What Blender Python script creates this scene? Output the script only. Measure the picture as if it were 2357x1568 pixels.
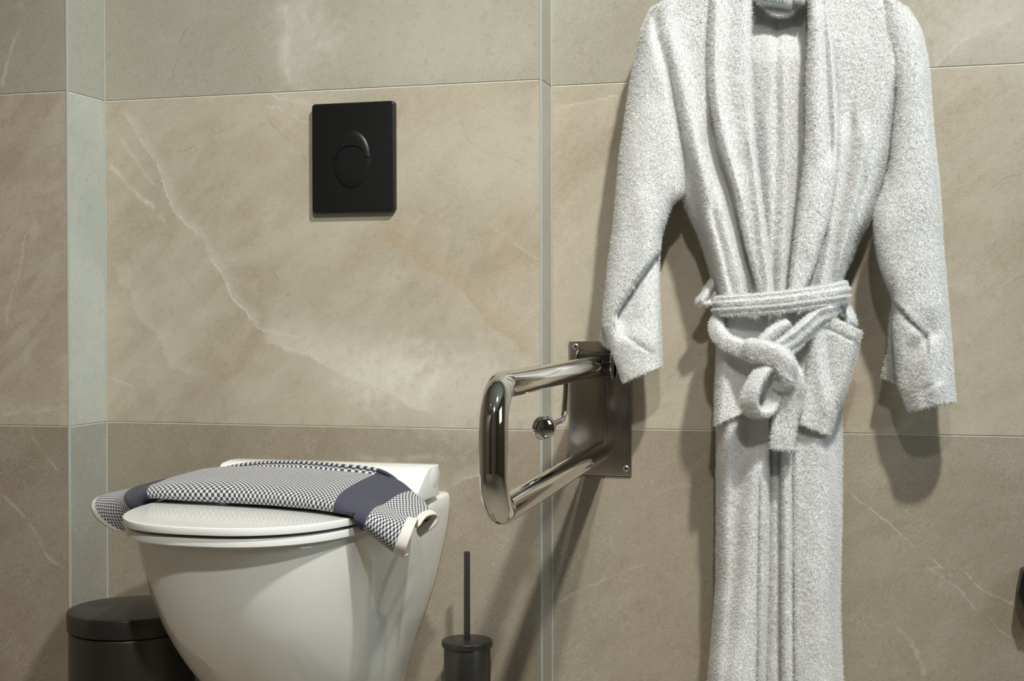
import bpy, bmesh, math, random
import numpy as np
from mathutils import Vector, noise as mnoise

PI = math.pi
random.seed(7)
for o in list(bpy.data.objects):
    bpy.data.objects.remove(o)
sc = bpy.context.scene
COL = sc.collection

# ------------------------------------------------------------------ camera
PW, PH = 2357.0, 1568.0
FOCAL_PX = 3200.0
CAM = np.array([0.0, -2.306, 0.7898])
YAW, PITCH, ROLL = -0.2716, -0.0148, -0.0018
_f = np.array([math.sin(YAW)*math.cos(PITCH), math.cos(YAW)*math.cos(PITCH), math.sin(PITCH)])
_r0 = np.array([math.cos(YAW), -math.sin(YAW), 0.0])
_u0 = np.cross(_r0, _f)
_r = math.cos(ROLL)*_r0 + math.sin(ROLL)*_u0
_u = -math.sin(ROLL)*_r0 + math.cos(ROLL)*_u0
cd = bpy.data.cameras.new('camera')
cam = bpy.data.objects.new('camera', cd)
COL.objects.link(cam)
cd.sensor_fit = 'HORIZONTAL'
cd.sensor_width = 36.0
cd.lens = FOCAL_PX/PW*36.0
cd.clip_start = 0.05
from mathutils import Matrix
cam.matrix_world = Matrix(((_r[0], _u[0], -_f[0], CAM[0]), (_r[1], _u[1], -_f[1], CAM[1]), (_r[2], _u[2], -_f[2], CAM[2]), (0, 0, 0, 1)))
sc.camera = cam

# ------------------------------------------------------------------ view, world, lights
sc.view_settings.view_transform = 'Standard'
sc.view_settings.look = 'None'
sc.view_settings.gamma = 1.0
sc.view_settings.use_curve_mapping = False
sc.view_settings.exposure = 0.09
sc.cycles.max_bounces = 8
sc.cycles.use_adaptive_sampling = True
sc.cycles.adaptive_threshold = 0.035
world = bpy.data.worlds.new('room_air')
sc.world = world
world.use_nodes = True
world.node_tree.nodes['Background'].inputs[0].default_value = (1.0, 0.87, 0.70, 1)
world.node_tree.nodes['Background'].inputs[1].default_value = 0.07

CEIL = 3.0
def spot(name, loc, target, power, color, size, angle, blend):
    ld = bpy.data.lights.new(name, 'SPOT')
    ld.energy = power; ld.color = color; ld.shadow_soft_size = size
    ld.spot_size = math.radians(angle); ld.spot_blend = blend
    o = bpy.data.objects.new(name, ld); COL.objects.link(o)
    o.location = loc
    o.rotation_euler = (Vector(target)-Vector(loc)).to_track_quat('-Z', 'Y').to_euler()
    return o
LAMPS = [(0.48, -1.55), (0.25, -2.90), (-1.40, -2.35)]
spot('ceiling_lamp_light', (LAMPS[0][0], LAMPS[0][1], 2.93), (-0.50, 0.0, 1.02), 300, (0.985, 0.985, 0.93), 0.065, 80, 1.0)
spot('ceiling_lamp_light', (LAMPS[1][0], LAMPS[1][1], 2.93), (-1.00, -0.30, 0.40), 215, (0.985, 0.985, 0.93), 0.065, 46, 1.0)
spot('ceiling_lamp_light', (LAMPS[2][0], LAMPS[2][1], 2.93), (-1.40, -3.2, 0.9), 110, (1.0, 0.95, 0.86), 0.065, 80, 1.0)  # added lamp, brightens the front wall mirrored in the metal
def area(name, loc, target, power, color, sx, sy):
    ld = bpy.data.lights.new(name, 'AREA')
    ld.energy = power; ld.color = color; ld.shape = 'RECTANGLE'; ld.size = sx; ld.size_y = sy
    o = bpy.data.objects.new(name, ld); COL.objects.link(o)
    o.location = loc
    o.rotation_euler = (Vector(target)-Vector(loc)).to_track_quat('-Z', 'Y').to_euler()
    return o
# added cool side light, set in the unseen window of the right wall
area('window_daylight', (2.02, -1.35, 1.75), (-1.4, -0.3, 0.95), 17, (0.68, 0.90, 1.0), 0.8, 1.0)

# ------------------------------------------------------------------ pixel helpers (photograph -> place)
def ray(x, y):
    return _f + _r*((x-PW/2)/FOCAL_PX) - _u*((y-PH/2)/FOCAL_PX)
def PY(x, y, wy):
    d = ray(x, y); return CAM + d*((wy-CAM[1])/d[1])
def PZ(x, y, wz):
    d = ray(x, y); return CAM + d*((wz-CAM[2])/d[2])

# ------------------------------------------------------------------ object helpers
def tag(o, label=None, cat=None, group=None, kind=None):
    if label: o['label'] = label
    if cat: o['category'] = cat
    if group: o['group'] = group
    if kind: o['kind'] = kind
    return o
def empty(name, loc=(0, 0, 0)):
    o = bpy.data.objects.new(name, None); COL.objects.link(o); o.location = loc
    o.empty_display_size = 0.05
    bpy.context.view_layer.update()
    return o
def obj(name, verts, faces, mat, parent=None, smooth=True, uvs=None, mats=None, fmat=None):
    me = bpy.data.meshes.new(name)
    me.from_pydata([tuple(map(float, v)) for v in verts], [], [tuple(map(int, f)) for f in faces])
    me.update()
    o = bpy.data.objects.new(name, me); COL.objects.link(o)
    if mats:
        for m in mats: me.materials.append(m)
        if fmat is not None: me.polygons.foreach_set('material_index', fmat)
    elif mat: me.materials.append(mat)
    if smooth: me.polygons.foreach_set('use_smooth', [True]*len(me.polygons))
    if uvs is not None:
        uvl = me.uv_layers.new(name='UVMap')
        idx = np.zeros(len(me.loops), dtype=int); me.loops.foreach_get('vertex_index', idx)
        uvl.data.foreach_set('uv', np.asarray(uvs)[idx].astype(np.float32).ravel())
    if parent is not None:
        o.parent = parent
        o.matrix_parent_inverse = parent.matrix_world.inverted()
    return o
def bm_obj(name, bm, mat, parent=None, smooth=False, auto=True):
    me = bpy.data.meshes.new(name); bm.normal_update(); bm.to_mesh(me); bm.free()
    o = bpy.data.objects.new(name, me); COL.objects.link(o)
    me.materials.append(mat)
    if smooth:
        me.polygons.foreach_set('use_smooth', [True]*len(me.polygons))
        if auto and hasattr(me, 'set_sharp_from_angle'): me.set_sharp_from_angle(angle=math.radians(38))
    if parent is not None:
        o.parent = parent; o.matrix_parent_inverse = parent.matrix_world.inverted()
    return o
def sharp(o, deg=38):
    o.data.set_sharp_from_angle(angle=math.radians(deg)); return o
def box_bm(x0, x1, y0, y1, z0, z1, bevel=0.0, seg=3):
    bm = bmesh.new()
    bmesh.ops.create_cube(bm, size=1)
    for v in bm.verts:
        v.co = Vector((x0+(v.co.x+.5)*(x1-x0), y0+(v.co.y+.5)*(y1-y0), z0+(v.co.z+.5)*(z1-z0)))
    if bevel:
        bmesh.ops.bevel(bm, geom=bm.edges[:], offset=bevel, segments=seg, profile=0.5, affect='EDGES')
    return bm
def lathe(name, prof, cx, cy, mat, parent=None, seg=72, deg=35):
    """prof: (r, z) from bottom to top"""
    vs, fs = [], []
    n = len(prof)
    for (r, z) in prof:
        for k in range(seg):
            a = 2*PI*k/seg
            vs.append((cx+r*math.cos(a), cy+r*math.sin(a), z))
    for i in range(n-1):
        for k in range(seg):
            k2 = (k+1) % seg
            fs.append((i*seg+k, i*seg+k2, (i+1)*seg+k2, (i+1)*seg+k))
    fs.append(tuple(range(seg))[::-1]); fs.append(tuple((n-1)*seg+k for k in range(seg)))
    return sharp(obj(name, vs, fs, mat, parent), deg)
def catmull(P, n):
    """P (k,d) -> (n,d)"""
    P = np.asarray(P, float); k = len(P)
    t = np.linspace(0, k-1, n); i = np.minimum(t.astype(int), k-2); f = (t-i)[:, None]
    p0 = P[np.maximum(i-1, 0)]; p1 = P[i]; p2 = P[i+1]; p3 = P[np.minimum(i+2, k-1)]
    p0 = np.where((i == 0)[:, None], 2*p1-p2, p0); p3 = np.where((i+2 > k-1)[:, None], 2*p2-p1, p3)
    return 0.5*((2*p1)+(-p0+p2)*f+(2*p0-5*p1+4*p2-p3)*f**2+(-p0+3*p1-3*p2+p3)*f**3)
def catmull_even(P, n):
    """resampled so that points are spaced evenly along the curve"""
    Q = catmull(P, 40*len(P)); d = np.r_[0, np.cumsum(np.linalg.norm(np.diff(Q[:, :3], axis=0), axis=1))]
    s = np.linspace(0, d[-1], n)
    return np.stack([np.interp(s, d, Q[:, j]) for j in range(Q.shape[1])], 1)
def tube(name, path, rad, mat, parent=None, seg=24, caps=True):
    path = np.asarray(path, float); n = len(path)
    rad = np.full(n, rad) if np.isscalar(rad) else np.asarray(rad)
    T = np.gradient(path, axis=0); T /= np.linalg.norm(T, axis=1)[:, None]
    N = np.cross(T[0], [0, 0, 1.0])
    if np.linalg.norm(N) < 1e-3: N = np.cross(T[0], [0, 1.0, 0])
    N /= np.linalg.norm(N)
    vs, fs = [], []
    for i in range(n):
        N = N-T[i]*(N@T[i]); N /= np.linalg.norm(N); B = np.cross(T[i], N)
        for k in range(seg):
            a = 2*PI*k/seg
            vs.append(path[i]+rad[i]*(math.cos(a)*N+math.sin(a)*B))
    for i in range(n-1):
        for k in range(seg):
            k2 = (k+1) % seg
            fs.append((i*seg+k, (i+1)*seg+k, (i+1)*seg+k2, i*seg+k2))
    if caps:
        fs.append(tuple(range(seg))); fs.append(tuple((n-1)*seg+k for k in range(seg))[::-1])
    return sharp(obj(name, vs, fs, mat, parent), 50)

# ------------------------------------------------------------------ material helpers
def new_mat(name):
    m = bpy.data.materials.new(name); m.use_nodes = True
    nt = m.node_tree; b = nt.nodes['Principled BSDF']
    return m, nt, b
def N(nt, t, **kw):
    n = nt.nodes.new(t)
    for k, v in kw.items(): setattr(n, k, v)
    return n
def L(nt, a, b): nt.links.new(a, b)
def math_(nt, op, a, b=None, c=None, clamp=False):
    n = N(nt, 'ShaderNodeMath', operation=op, use_clamp=clamp)
    for i, v in enumerate((a, b, c)):
        if v is None: continue
        if hasattr(v, 'is_linked'): L(nt, v, n.inputs[i])
        else: n.inputs[i].default_value = v
    return n.outputs[0]
def mix_(nt, fac, a, b, mode='MIX'):
    n = N(nt, 'ShaderNodeMix', data_type='RGBA', blend_type=mode)
    for s, v in ((n.inputs['Factor'], fac), (n.inputs[6], a), (n.inputs[7], b)):
        if hasattr(v, 'is_linked'): L(nt, v, s)
        else: s.default_value = v if not isinstance(v, tuple) or len(v) == 4 else (*v, 1)
    return n.outputs[2]
def noise_(nt, vec, scale, detail=4, rough=.55, dist=0.0, lac=2.0):
    n = N(nt, 'ShaderNodeTexNoise'); n.inputs['Scale'].default_value = scale; n.inputs['Detail'].default_value = detail
    n.inputs['Roughness'].default_value = rough; n.inputs['Distortion'].default_value = dist; n.inputs['Lacunarity'].default_value = lac
    L(nt, vec, n.inputs['Vector']); return n
def ramp_(nt, fac, lo, hi, a=0.0, b=1.0):
    n = N(nt, 'ShaderNodeMapRange', interpolation_type='SMOOTHSTEP')
    L(nt, fac, n.inputs[0]); n.inputs[1].default_value = lo; n.inputs[2].default_value = hi
    n.inputs[3].default_value = a; n.inputs[4].default_value = b
    return n.outputs[0]
def simple(name, color, rough=.5, metal=0.0, spec=.5, bump=0.0, bscale=300.0, coat=0.0, var=0.0, aniso=0.0):
    m, nt, b = new_mat(name)
    tc = N(nt, 'ShaderNodeTexCoord')
    b.inputs['Base Color'].default_value = (*color, 1)
    b.inputs['Roughness'].default_value = rough; b.inputs['Metallic'].default_value = metal
    b.inputs['Specular IOR Level'].default_value = spec
    b.inputs['Coat Weight'].default_value = coat; b.inputs['Coat Roughness'].default_value = 0.03
    nz = noise_(nt, tc.outputs['Object'], bscale, 3)
    if var:
        c = mix_(nt, nz.outputs[0], tuple(x*(1-var) for x in color)+(1,), tuple(min(1, x*(1+var)) for x in color)+(1,))
        L(nt, c, b.inputs['Base Color'])
    else:
        L(nt, ramp_(nt, nz.outputs[0], 0, 1, rough*.95, rough*1.05), b.inputs['Roughness'])
    if bump:
        bp = N(nt, 'ShaderNodeBump'); bp.inputs['Strength'].default_value = bump; bp.inputs['Distance'].default_value = .001
        L(nt, nz.outputs[0], bp.inputs['Height']); L(nt, bp.outputs[0], b.inputs['Normal'])
    return m

def stone(name, plane_y, pale=(), dark=(), ochre=(), patches=(), seed=0.0, axes='xz', base=None, low_mix=.48):
    """tile stone: mottled beige with fibres; veins are curves given by photo points laid on the wall plane"""
    m, nt, b = new_mat(name)
    tc = N(nt, 'ShaderNodeTexCoord'); P = tc.outputs['Object']
    sep = N(nt, 'ShaderNodeSeparateXYZ'); L(nt, P, sep.inputs[0])
    # each tile course gets its own stone: shift the noise by the course number
    course = math_(nt, 'FLOOR', math_(nt, 'DIVIDE', sep.outputs[2], 0.6))
    off = N(nt, 'ShaderNodeCombineXYZ')
    L(nt, math_(nt, 'MULTIPLY_ADD', course, 3.7, seed), off.inputs[0]); L(nt, math_(nt, 'MULTIPLY', course, 5.1), off.inputs[2])
    V = N(nt, 'ShaderNodeVectorMath', operation='ADD'); L(nt, P, V.inputs[0]); L(nt, off.outputs[0], V.inputs[1]); V = V.outputs[0]
    rot = N(nt, 'ShaderNodeMapping'); rot.inputs['Rotation'].default_value = (0, math.radians(42), 0); L(nt, V, rot.inputs[0])
    st = N(nt, 'ShaderNodeMapping'); st.inputs['Scale'].default_value = (1.0, 1.0, 2.2); L(nt, rot.outputs[0], st.inputs[0])
    big = noise_(nt, st.outputs[0], 2.3, 5, .55, .6)
    mid = noise_(nt, st.outputs[0], 9.0, 6, .6, .8)
    fib = N(nt, 'ShaderNodeMapping'); fib.inputs['Scale'].default_value = (1.0, 1.0, 3.0); L(nt, rot.outputs[0], fib.inputs[0])
    fine = noise_(nt, fib.outputs[0], 190.0, 5, .7, .9)
    grain = noise_(nt, V, 420.0, 3, .7)
    tint = noise_(nt, V, 5.0, 3, .5, .3)
    base = base or ((.345, .290, .208), (.470, .422, .330))
    c = mix_(nt, ramp_(nt, big.outputs[0], .32, .68), (*base[0], 1), (*base[1], 1))
    c = mix_(nt, math_(nt, 'MULTIPLY', ramp_(nt, mid.outputs[0], .40, .70), .45), c, (.52, .46, .365, 1))
    c = mix_(nt, math_(nt, 'MULTIPLY', ramp_(nt, tint.outputs[0], .45, .70), .30), c, (.40, .375, .285, 1))
    c = mix_(nt, math_(nt, 'MULTIPLY', ramp_(nt, tint.outputs[0], .50, .25), .22), c, (.41, .325, .235, 1))
    high = math_(nt, 'GREATER_THAN', sep.outputs[2], 1.2)   # the top course is a cooler, greyer slab
    c = mix_(nt, math_(nt, 'MULTIPLY', high, .72), c, (.305, .300, .240, 1))
    low = math_(nt, 'LESS_THAN', sep.outputs[2], 0.6)   # the bottom course is a darker slab
    c = mix_(nt, math_(nt, 'MULTIPLY', low, low_mix), c, (.150, .112, .074, 1))
    jig = noise_(nt, V, 38.0, 5, .65)
    jv = math_(nt, 'SUBTRACT', jig.outputs[0], .5)
    jv2 = math_(nt, 'SUBTRACT', noise_(nt, V, 170.0, 3, .6).outputs[0], .5)
    brk = ramp_(nt, noise_(nt, V, 28.0, 4, .6).outputs[0], .36, .58)
    X = sep.outputs[0] if axes[0] == 'x' else sep.outputs[1]
    Z = sep.outputs[2]
    def vein(pts, w, strength, halo, hw, side):
        Q = np.array([PY(px, py, plane_y)[[0, 2]] for px, py in pts])
        ax = 0 if np.ptp(Q[:, 0]) >= np.ptp(Q[:, 1]) else 1
        Q = Q[np.argsort(Q[:, ax])]
        a, o_ = Q[:, ax], Q[:, 1-ax]
        a0, a1 = a.min(), a.max(); b0, b1 = o_.min()-.004, o_.max()+.004
        A, O = (X, Z) if ax == 0 else (Z, X)
        t = math_(nt, 'DIVIDE', math_(nt, 'SUBTRACT', A, float(a0)), float(a1-a0))
        fc = N(nt, 'ShaderNodeFloatCurve')
        cv = fc.mapping.curves[0]
        tt = (a-a0)/(a1-a0); yy = (o_-b0)/(b1-b0)
        cv.points[0].location = (0, float(yy[0])); cv.points[1].location = (1, float(yy[-1]))
        for i in range(1, len(tt)-1): cv.points.new(float(tt[i]), float(yy[i]))
        fc.mapping.update(); L(nt, t, fc.inputs['Value'])
        pos = math_(nt, 'MULTIPLY_ADD', fc.outputs[0], float(b1-b0), float(b0))
        d = math_(nt, 'SUBTRACT', O, pos)
        d = math_(nt, 'MULTIPLY_ADD', jv, .017, d)
        d = math_(nt, 'MULTIPLY_ADD', jv2, .006, d)
        win = math_(nt, 'MULTIPLY', ramp_(nt, t, 0.0, .07), ramp_(nt, t, 1.0, .90))
        ln = math_(nt, 'MULTIPLY', ramp_(nt, math_(nt, 'ABSOLUTE', d), 0.0, w, 1.0, 0.0), strength)
        ln = math_(nt, 'MULTIPLY', ln, brk)
        if halo:
            ds = math_(nt, 'MULTIPLY', d, float(side))
            h = math_(nt, 'MULTIPLY', ramp_(nt, ds, 0.0, .003), ramp_(nt, ds, 0.0, hw, halo, 0.0))
            ln = math_(nt, 'ADD', ln, h)
        return math_(nt, 'MULTIPLY', ln, win)
    def patch(px, py, rx, rz, s):
        q = PY(px, py, plane_y)
        dx = math_(nt, 'DIVIDE', math_(nt, 'SUBTRACT', X, float(q[0])), rx)
        dz = math_(nt, 'DIVIDE', math_(nt, 'SUBTRACT', Z, float(q[2])), rz)
        r2 = math_(nt, 'ADD', math_(nt, 'MULTIPLY', dx, dx), math_(nt, 'MULTIPLY', dz, dz))
        r = math_(nt, 'MULTIPLY_ADD', jv, .9, math_(nt, 'SQRT', r2))
        r = math_(nt, 'MULTIPLY_ADD', math_(nt, 'SUBTRACT', mid.outputs[0], .5), 1.2, r)
        return math_(nt, 'MULTIPLY', ramp_(nt, r, 0.1, 1.0, 1.0, 0.0), s)
    def total(vs, fn):
        acc = None
        for v in vs:
            o_ = fn(*v); acc = o_ if acc is None else math_(nt, 'ADD', acc, o_)
        return math_(nt, 'MINIMUM', acc, 1.0)
    for kind, col in (('ochre', (.40, .285, .155, 1)), ('pale', (.66, .62, .54, 1)), ('dark', (.20, .145, .095, 1))):
        vs = {'ochre': ochre, 'pale': pale, 'dark': dark}[kind]
        if vs: c = mix_(nt, total(vs, vein), c, col)
        ps = [p_[1:] for p_ in patches if p_[0] == kind]
        if ps: c = mix_(nt, total(ps, patch), c, col)
    # light hair-thin fibres and small brown flecks scattered through the stone
    fb = noise_(nt, fib.outputs[0], 46.0, 4, .62, 1.6)
    ln_ = ramp_(nt, math_(nt, 'ABSOLUTE', math_(nt, 'SUBTRACT', fb.outputs[0], .52)), 0.0, .022, 1.0, 0.0)
    where = ramp_(nt, noise_(nt, V, 13.0, 4, .6).outputs[0], .44, .66)
    c = mix_(nt, math_(nt, 'MULTIPLY', math_(nt, 'MULTIPLY', ln_, where), .36), c, (.70, .65, .56, 1))
    fk = noise_(nt, rot.outputs[0], 62.0, 5, .68, .5)
    c = mix_(nt, ramp_(nt, fk.outputs[0], .50, .26, 0.0, .26), c, (.215, .160, .105, 1))
    f1 = ramp_(nt, fine.outputs[0], .30, .72)
    c = mix_(nt, math_(nt, 'MULTIPLY', f1, .27), c, (.60, .54, .45, 1))
    c = mix_(nt, ramp_(nt, fine.outputs[0], .50, .28, 0.0, .20), c, (.23, .175, .115, 1))
    c = mix_(nt, ramp_(nt, grain.outputs[0], .55, .8, 0.0, .22), c, (.66, .60, .50, 1))
    L(nt, c, b.inputs['Base Color'])
    b.inputs['Roughness'].default_value = .55
    L(nt, ramp_(nt, mid.outputs[0], .3, .7, .50, .66), b.inputs['Roughness'])
    b.inputs['Specular IOR Level'].default_value = .35
    bp = N(nt, 'ShaderNodeBump'); bp.inputs['Strength'].default_value = .38; bp.inputs['Distance'].default_value = .0010
    hsum = math_(nt, 'ADD', fine.outputs[0], math_(nt, 'MULTIPLY', mid.outputs[0], 1.5))
    hsum = math_(nt, 'ADD', hsum, math_(nt, 'MULTIPLY', grain.outputs[0], .5))
    L(nt, hsum, bp.inputs['Height']); L(nt, bp.outputs[0], b.inputs['Normal'])
    return m

WY_L, WY_C, WY_R = -0.1203, 0.0, 0.070
XA, XB = -1.4325, -0.5892
# veins: (points, half width m, strength, halo strength, halo width m, halo side)
center_pale = [
    ([(259,236),(299,277),(316,312),(352,366),(362,379),(375,419),(393,468),(419,506),(452,537),(467,555),(484,594),(515,639),(532,681),(568,720),(591,754),(633,768),(689,777),(728,793)], .0042, .75, .30, .030, 1),
    ([(251,302),(271,315),(294,343),(322,384),(334,404),(362,432)], .0030, .62, .12, .012, 1),
    ([(248,379),(286,412),(317,450),(347,470),(368,496),(388,519)], .011, .62, 0, 0, 1),
    ([(248,596),(268,627),(276,647),(302,669),(305,692),(324,734),(361,770),(377,813),(394,846),(420,855),(439,871)], .0032, .38, .26, .07, 1),
    ([(625,215),(638,225),(674,233),(699,241),(720,248)], .0042, .55, .15, .02, 1),
    ([(605,243),(623,246),(648,251),(669,261),(689,274),(712,285)], .0032, .65, 0, 0, 1),
    ([(600,790),(650,800),(690,815),(712,817),(730,831),(790,861),(833,878),(872,894),(912,914),(939,934),(988,948),(1015,964)], .0060, .50, .48, .10, 1),
    ([(246,870),(280,880),(310,893)], .006, .3, .0, .02, 1),
    ([(640,0),(655,60),(652,120),(660,200)], .020, .40, .20, .05, 1),
    ([(690,0),(705,50),(740,110)], .012, .35, 0, 0, 1),
    ([(1120,510),(1180,560),(1245,600)], .004, .30, .10, .03, 1),
    ([(1035,1130),(1110,1090),(1180,1085)], .004, .40, .20, .03, 1),
    ([(820,1045),(900,1060),(1000,1052),(1090,1062)], .010, .25, 0, 0, 1),
]
center_dark = [
    ([(602,243),(618,271),(638,299),(669,325),(684,345),(707,376)], .0022, .55, 0, 0, 1),
    ([(403,345),(434,343),(452,330),(470,320),(508,302),(526,284)], .0022, .45, 0, 0, 1),
    ([(446,31),(420,89),(406,143),(393,192)], .0024, .5, 0, 0, 1),
    ([(1025,215),(1060,275),(1085,330),(1110,345),(1200,375),(1243,415)], .0022, .42, 0, 0, 1),
    ([(622,611),(641,647),(655,669),(667,686)], .0018, .30, 0, 0, 1),
    ([(293,582),(305,613),(316,636)], .0018, .28, 0, 0, 1),
    ([(1000,470),(1060,440),(1110,370)], .0016, .22, 0, 0, 1),
    ([(605,150),(597,200)], .002, .3, 0, 0, 1),
]
center_ochre = [
    ([(869,523),(886,550),(909,568),(935,576),(952,596),(975,619),(1008,634),(1048,652),(1068,672),(1095,709),(1118,739),(1164,775),(1207,805),(1244,822)], .006, .35, .55, .060, 1),
    ([(610,250),(640,285),(670,310),(707,350)], .012, .40, 0, 0, 1),
    ([(360,440),(385,490),(398,515)], .010, .30, 0, 0, 1),
]
center_patch = [('pale', 690, 60, .10, .20, .35), ('pale', 1000, 90, .28, .15, .22), ('ochre', 1180, 600, .09, .16, .30),
                ('pale', 860, 850, .16, .09, .60), ('pale', 1060, 900, .22, .11, .58), ('dark', 330, 1010, .15, .08, .18), ('dark', 330, 720, .06, .12, .10)]
left_pale = [([(49,0),(42,67),(25,116),(4,205)], .007, .45, 0, 0, 1),
             ([(154,397),(112,455),(103,500),(56,549),(51,603),(22,690),(16,760)], .0032, .32, 0, 0, 1),
             ([(0,955),(40,950),(85,947),(162,930)], .006, .30, 0, 0, 1),
             ([(0,1134),(55,1190),(90,1240),(106,1275),(145,1304)], .008, .26, 0, 0, 1),
             ([(70,1000),(110,1055),(135,1085)], .005, .25, 0, 0, 1)]
right_pale = [([(1268,252),(1300,244),(1330,238),(1400,225),(1450,208)], .0032, .55, .12, .03, -1),
              ([(2140,1310),(2200,1308),(2245,1345),(2280,1366),(2357,1400)], .0032, .40, 0, 0, 1),
              ([(2100,1290),(2205,1355),(2240,1395),(2285,1430),(2300,1450),(2340,1480),(2357,1500)], .0032, .36, 0, 0, 1),
              ([(1950,1130),(2050,1210),(2120,1270),(2200,1330)], .0034, .40, 0, 0, 1),
              ([(2140,165),(2240,80),(2300,55),(2357,25)], .006, .40, .15, .05, 1),
              ([(1300,560),(1330,600),(1370,690)], .003, .22, 0, 0, 1),
              ([(1275,1390),(1400,1330),(1500,1290)], .003, .25, 0, 0, 1),
              ([(2060,1440),(2110,1500),(2130,1560)], .009, .35, 0, 0, 1)]
right_dark = [([(2255,475),(2280,440),(2320,410),(2357,400)], .0022, .35, 0, 0, 1),
              ([(1400,770),(1450,720),(1520,600)], .0022, .25, 0, 0, 1),
              ([(1530,880),(1590,835),(1650,790)], .0026, .40, 0, 0, 1),
              ([(1290,350),(1350,330),(1420,290)], .0016, .25, 0, 0, 1),
              ([(2160,620),(2270,655),(2357,640)], .0018, .22, 0, 0, 1)]
M_center = stone('stone_tile_center', WY_C, center_pale, center_dark, center_ochre, center_patch, 1.3, low_mix=.56)
M_left = stone('stone_tile_left', WY_L, left_pale, (), (), [], 9.1, base=((.30, .240, .166), (.40, .340, .252)), low_mix=.62)
M_right = stone('stone_tile_right', WY_R, right_pale, right_dark, (), [('pale', 2300, 60, .2, .12, .3), ('dark', 1560, 860, .08, .05, .10)], 17.7)
M_return = stone('stone_tile_return', 0.0, (), (), (), [], 23.9, base=((.35, .405, .375), (.43, .485, .46)))  # cool side light put into this stone as a grey-green tint
M_return_right = stone('stone_tile_return_right', 0.0, (), (), (), [], 27.1, base=((.375, .36, .30), (.45, .435, .375)))
M_floor = stone('stone_floor', 0.0, (), (), (), [], 31.0, base=((.24, .195, .14), (.31, .26, .20)))
M_grout = simple('grout', (.66, .64, .57), .85, bump=.3, bscale=500)
M_trim = simple('corner_trim', (.40, .42, .385), .35, bump=.1)
M_plaster = simple('plaster', (.74, .72, .68), .85, var=.03, bscale=8)
M_darkwall = simple('dark_wood', (.060, .043, .040), .45, var=.25, bscale=9)
M_sidewall = simple('beige_side_tile', (.27, .23, .175), .5, var=.12, bscale=5)
M_ceramic = simple('white_ceramic', (.86, .855, .82), .06, spec=.6, coat=.5)
M_plastic = simple('white_plastic', (.88, .88, .86), .14, spec=.5, coat=.2)
M_black = simple('matt_black_plastic', (.0080, .0082, .0088), .36, spec=.4, bump=.05, bscale=900)
M_blackgap = simple('black_gap', (.002, .002, .002), .8)
M_gun = simple('gunmetal_steel', (.105, .096, .086), .34, metal=.85, bscale=60)
M_gunlid = simple('dark_lid_steel', (.060, .056, .052), .36, metal=.6, bscale=60)
M_gasket = simple('black_rubber', (.006, .006, .006), .5)
M_chrome = simple('chrome', (.76, .74, .71), .055, metal=1.0, bscale=20)
M_steel = simple('zinc_screw', (.70, .74, .76), .22, metal=1.0)
M_blackgloss = simple('gloss_black_sleeve', (.012, .012, .013), .12)
M_navyink = simple('label_ink', (.04, .045, .05), .7)
M_teal = simple('label_teal_ink', (.05, .26, .27), .7)
M_labelcloth = simple('label_cloth', (.76, .78, .78), .8, bump=.12, bscale=1500)
# brushed plate
M_brushed, nt, b = new_mat('brushed_steel')
tc = N(nt, 'ShaderNodeTexCoord'); mp = N(nt, 'ShaderNodeMapping'); mp.inputs['Scale'].default_value = (900, 900, 8)
L(nt, tc.outputs['Object'], mp.inputs[0]); nz = noise_(nt, mp.outputs[0], 1.0, 3)
b.inputs['Base Color'].default_value = (.52, .49, .46, 1); b.inputs['Metallic'].default_value = 1.0
L(nt, ramp_(nt, nz.outputs[0], .2, .8, .10, .24), b.inputs['Roughness'])
bp = N(nt, 'ShaderNodeBump'); bp.inputs['Strength'].default_value = .06; bp.inputs['Distance'].default_value = .0004
L(nt, nz.outputs[0], bp.inputs['Height']); L(nt, bp.outputs[0], b.inputs['Normal'])
# terry cloth
def terry(name, col, bump=.8):
    m, nt, b = new_mat(name)
    tc = N(nt, 'ShaderNodeTexCoord')
    n1 = noise_(nt, tc.outputs['Object'], 520, 3, .7, .5); n2 = noise_(nt, tc.outputs['Object'], 190, 3, .6, .4)
    h = math_(nt, 'ADD', n1.outputs[0], n2.outputs[0])
    c = mix_(nt, ramp_(nt, h, .7, 1.3), tuple(x*.90 for x in col)+(1,), (*col, 1))
    L(nt, c, b.inputs['Base Color'])
    b.inputs['Roughness'].default_value = .95; b.inputs['Specular IOR Level'].default_value = .1
    b.inputs['Sheen Weight'].default_value = .15; b.inputs['Sheen Roughness'].default_value = .5
    bp = N(nt, 'ShaderNodeBump'); bp.inputs['Strength'].default_value = bump; bp.inputs['Distance'].default_value = .003
    L(nt, h, bp.inputs['Height']); L(nt, bp.outputs[0], b.inputs['Normal'])
    return m
M_terry = terry('white_terry', (.95, .942, .935))
M_pile, nt, b = new_mat('white_terry_pile')
b.inputs['Roughness'].default_value = .9
b.inputs['Specular IOR Level'].default_value = .15
hi = N(nt, 'ShaderNodeHairInfo')
pc = mix_(nt, hi.outputs['Random'], (.86, .858, .852, 1), (.93, .928, .922, 1))
L(nt, pc, b.inputs['Base Color'])
tl = N(nt, 'ShaderNodeBsdfTranslucent'); L(nt, pc, tl.inputs[0])
mx = N(nt, 'ShaderNodeMixShader'); mx.inputs[0].default_value = .45
L(nt, b.outputs[0], mx.inputs[1]); L(nt, tl.outputs[0], mx.inputs[2])
L(nt, mx.outputs[0], nt.nodes['Material Output'].inputs[0])

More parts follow.
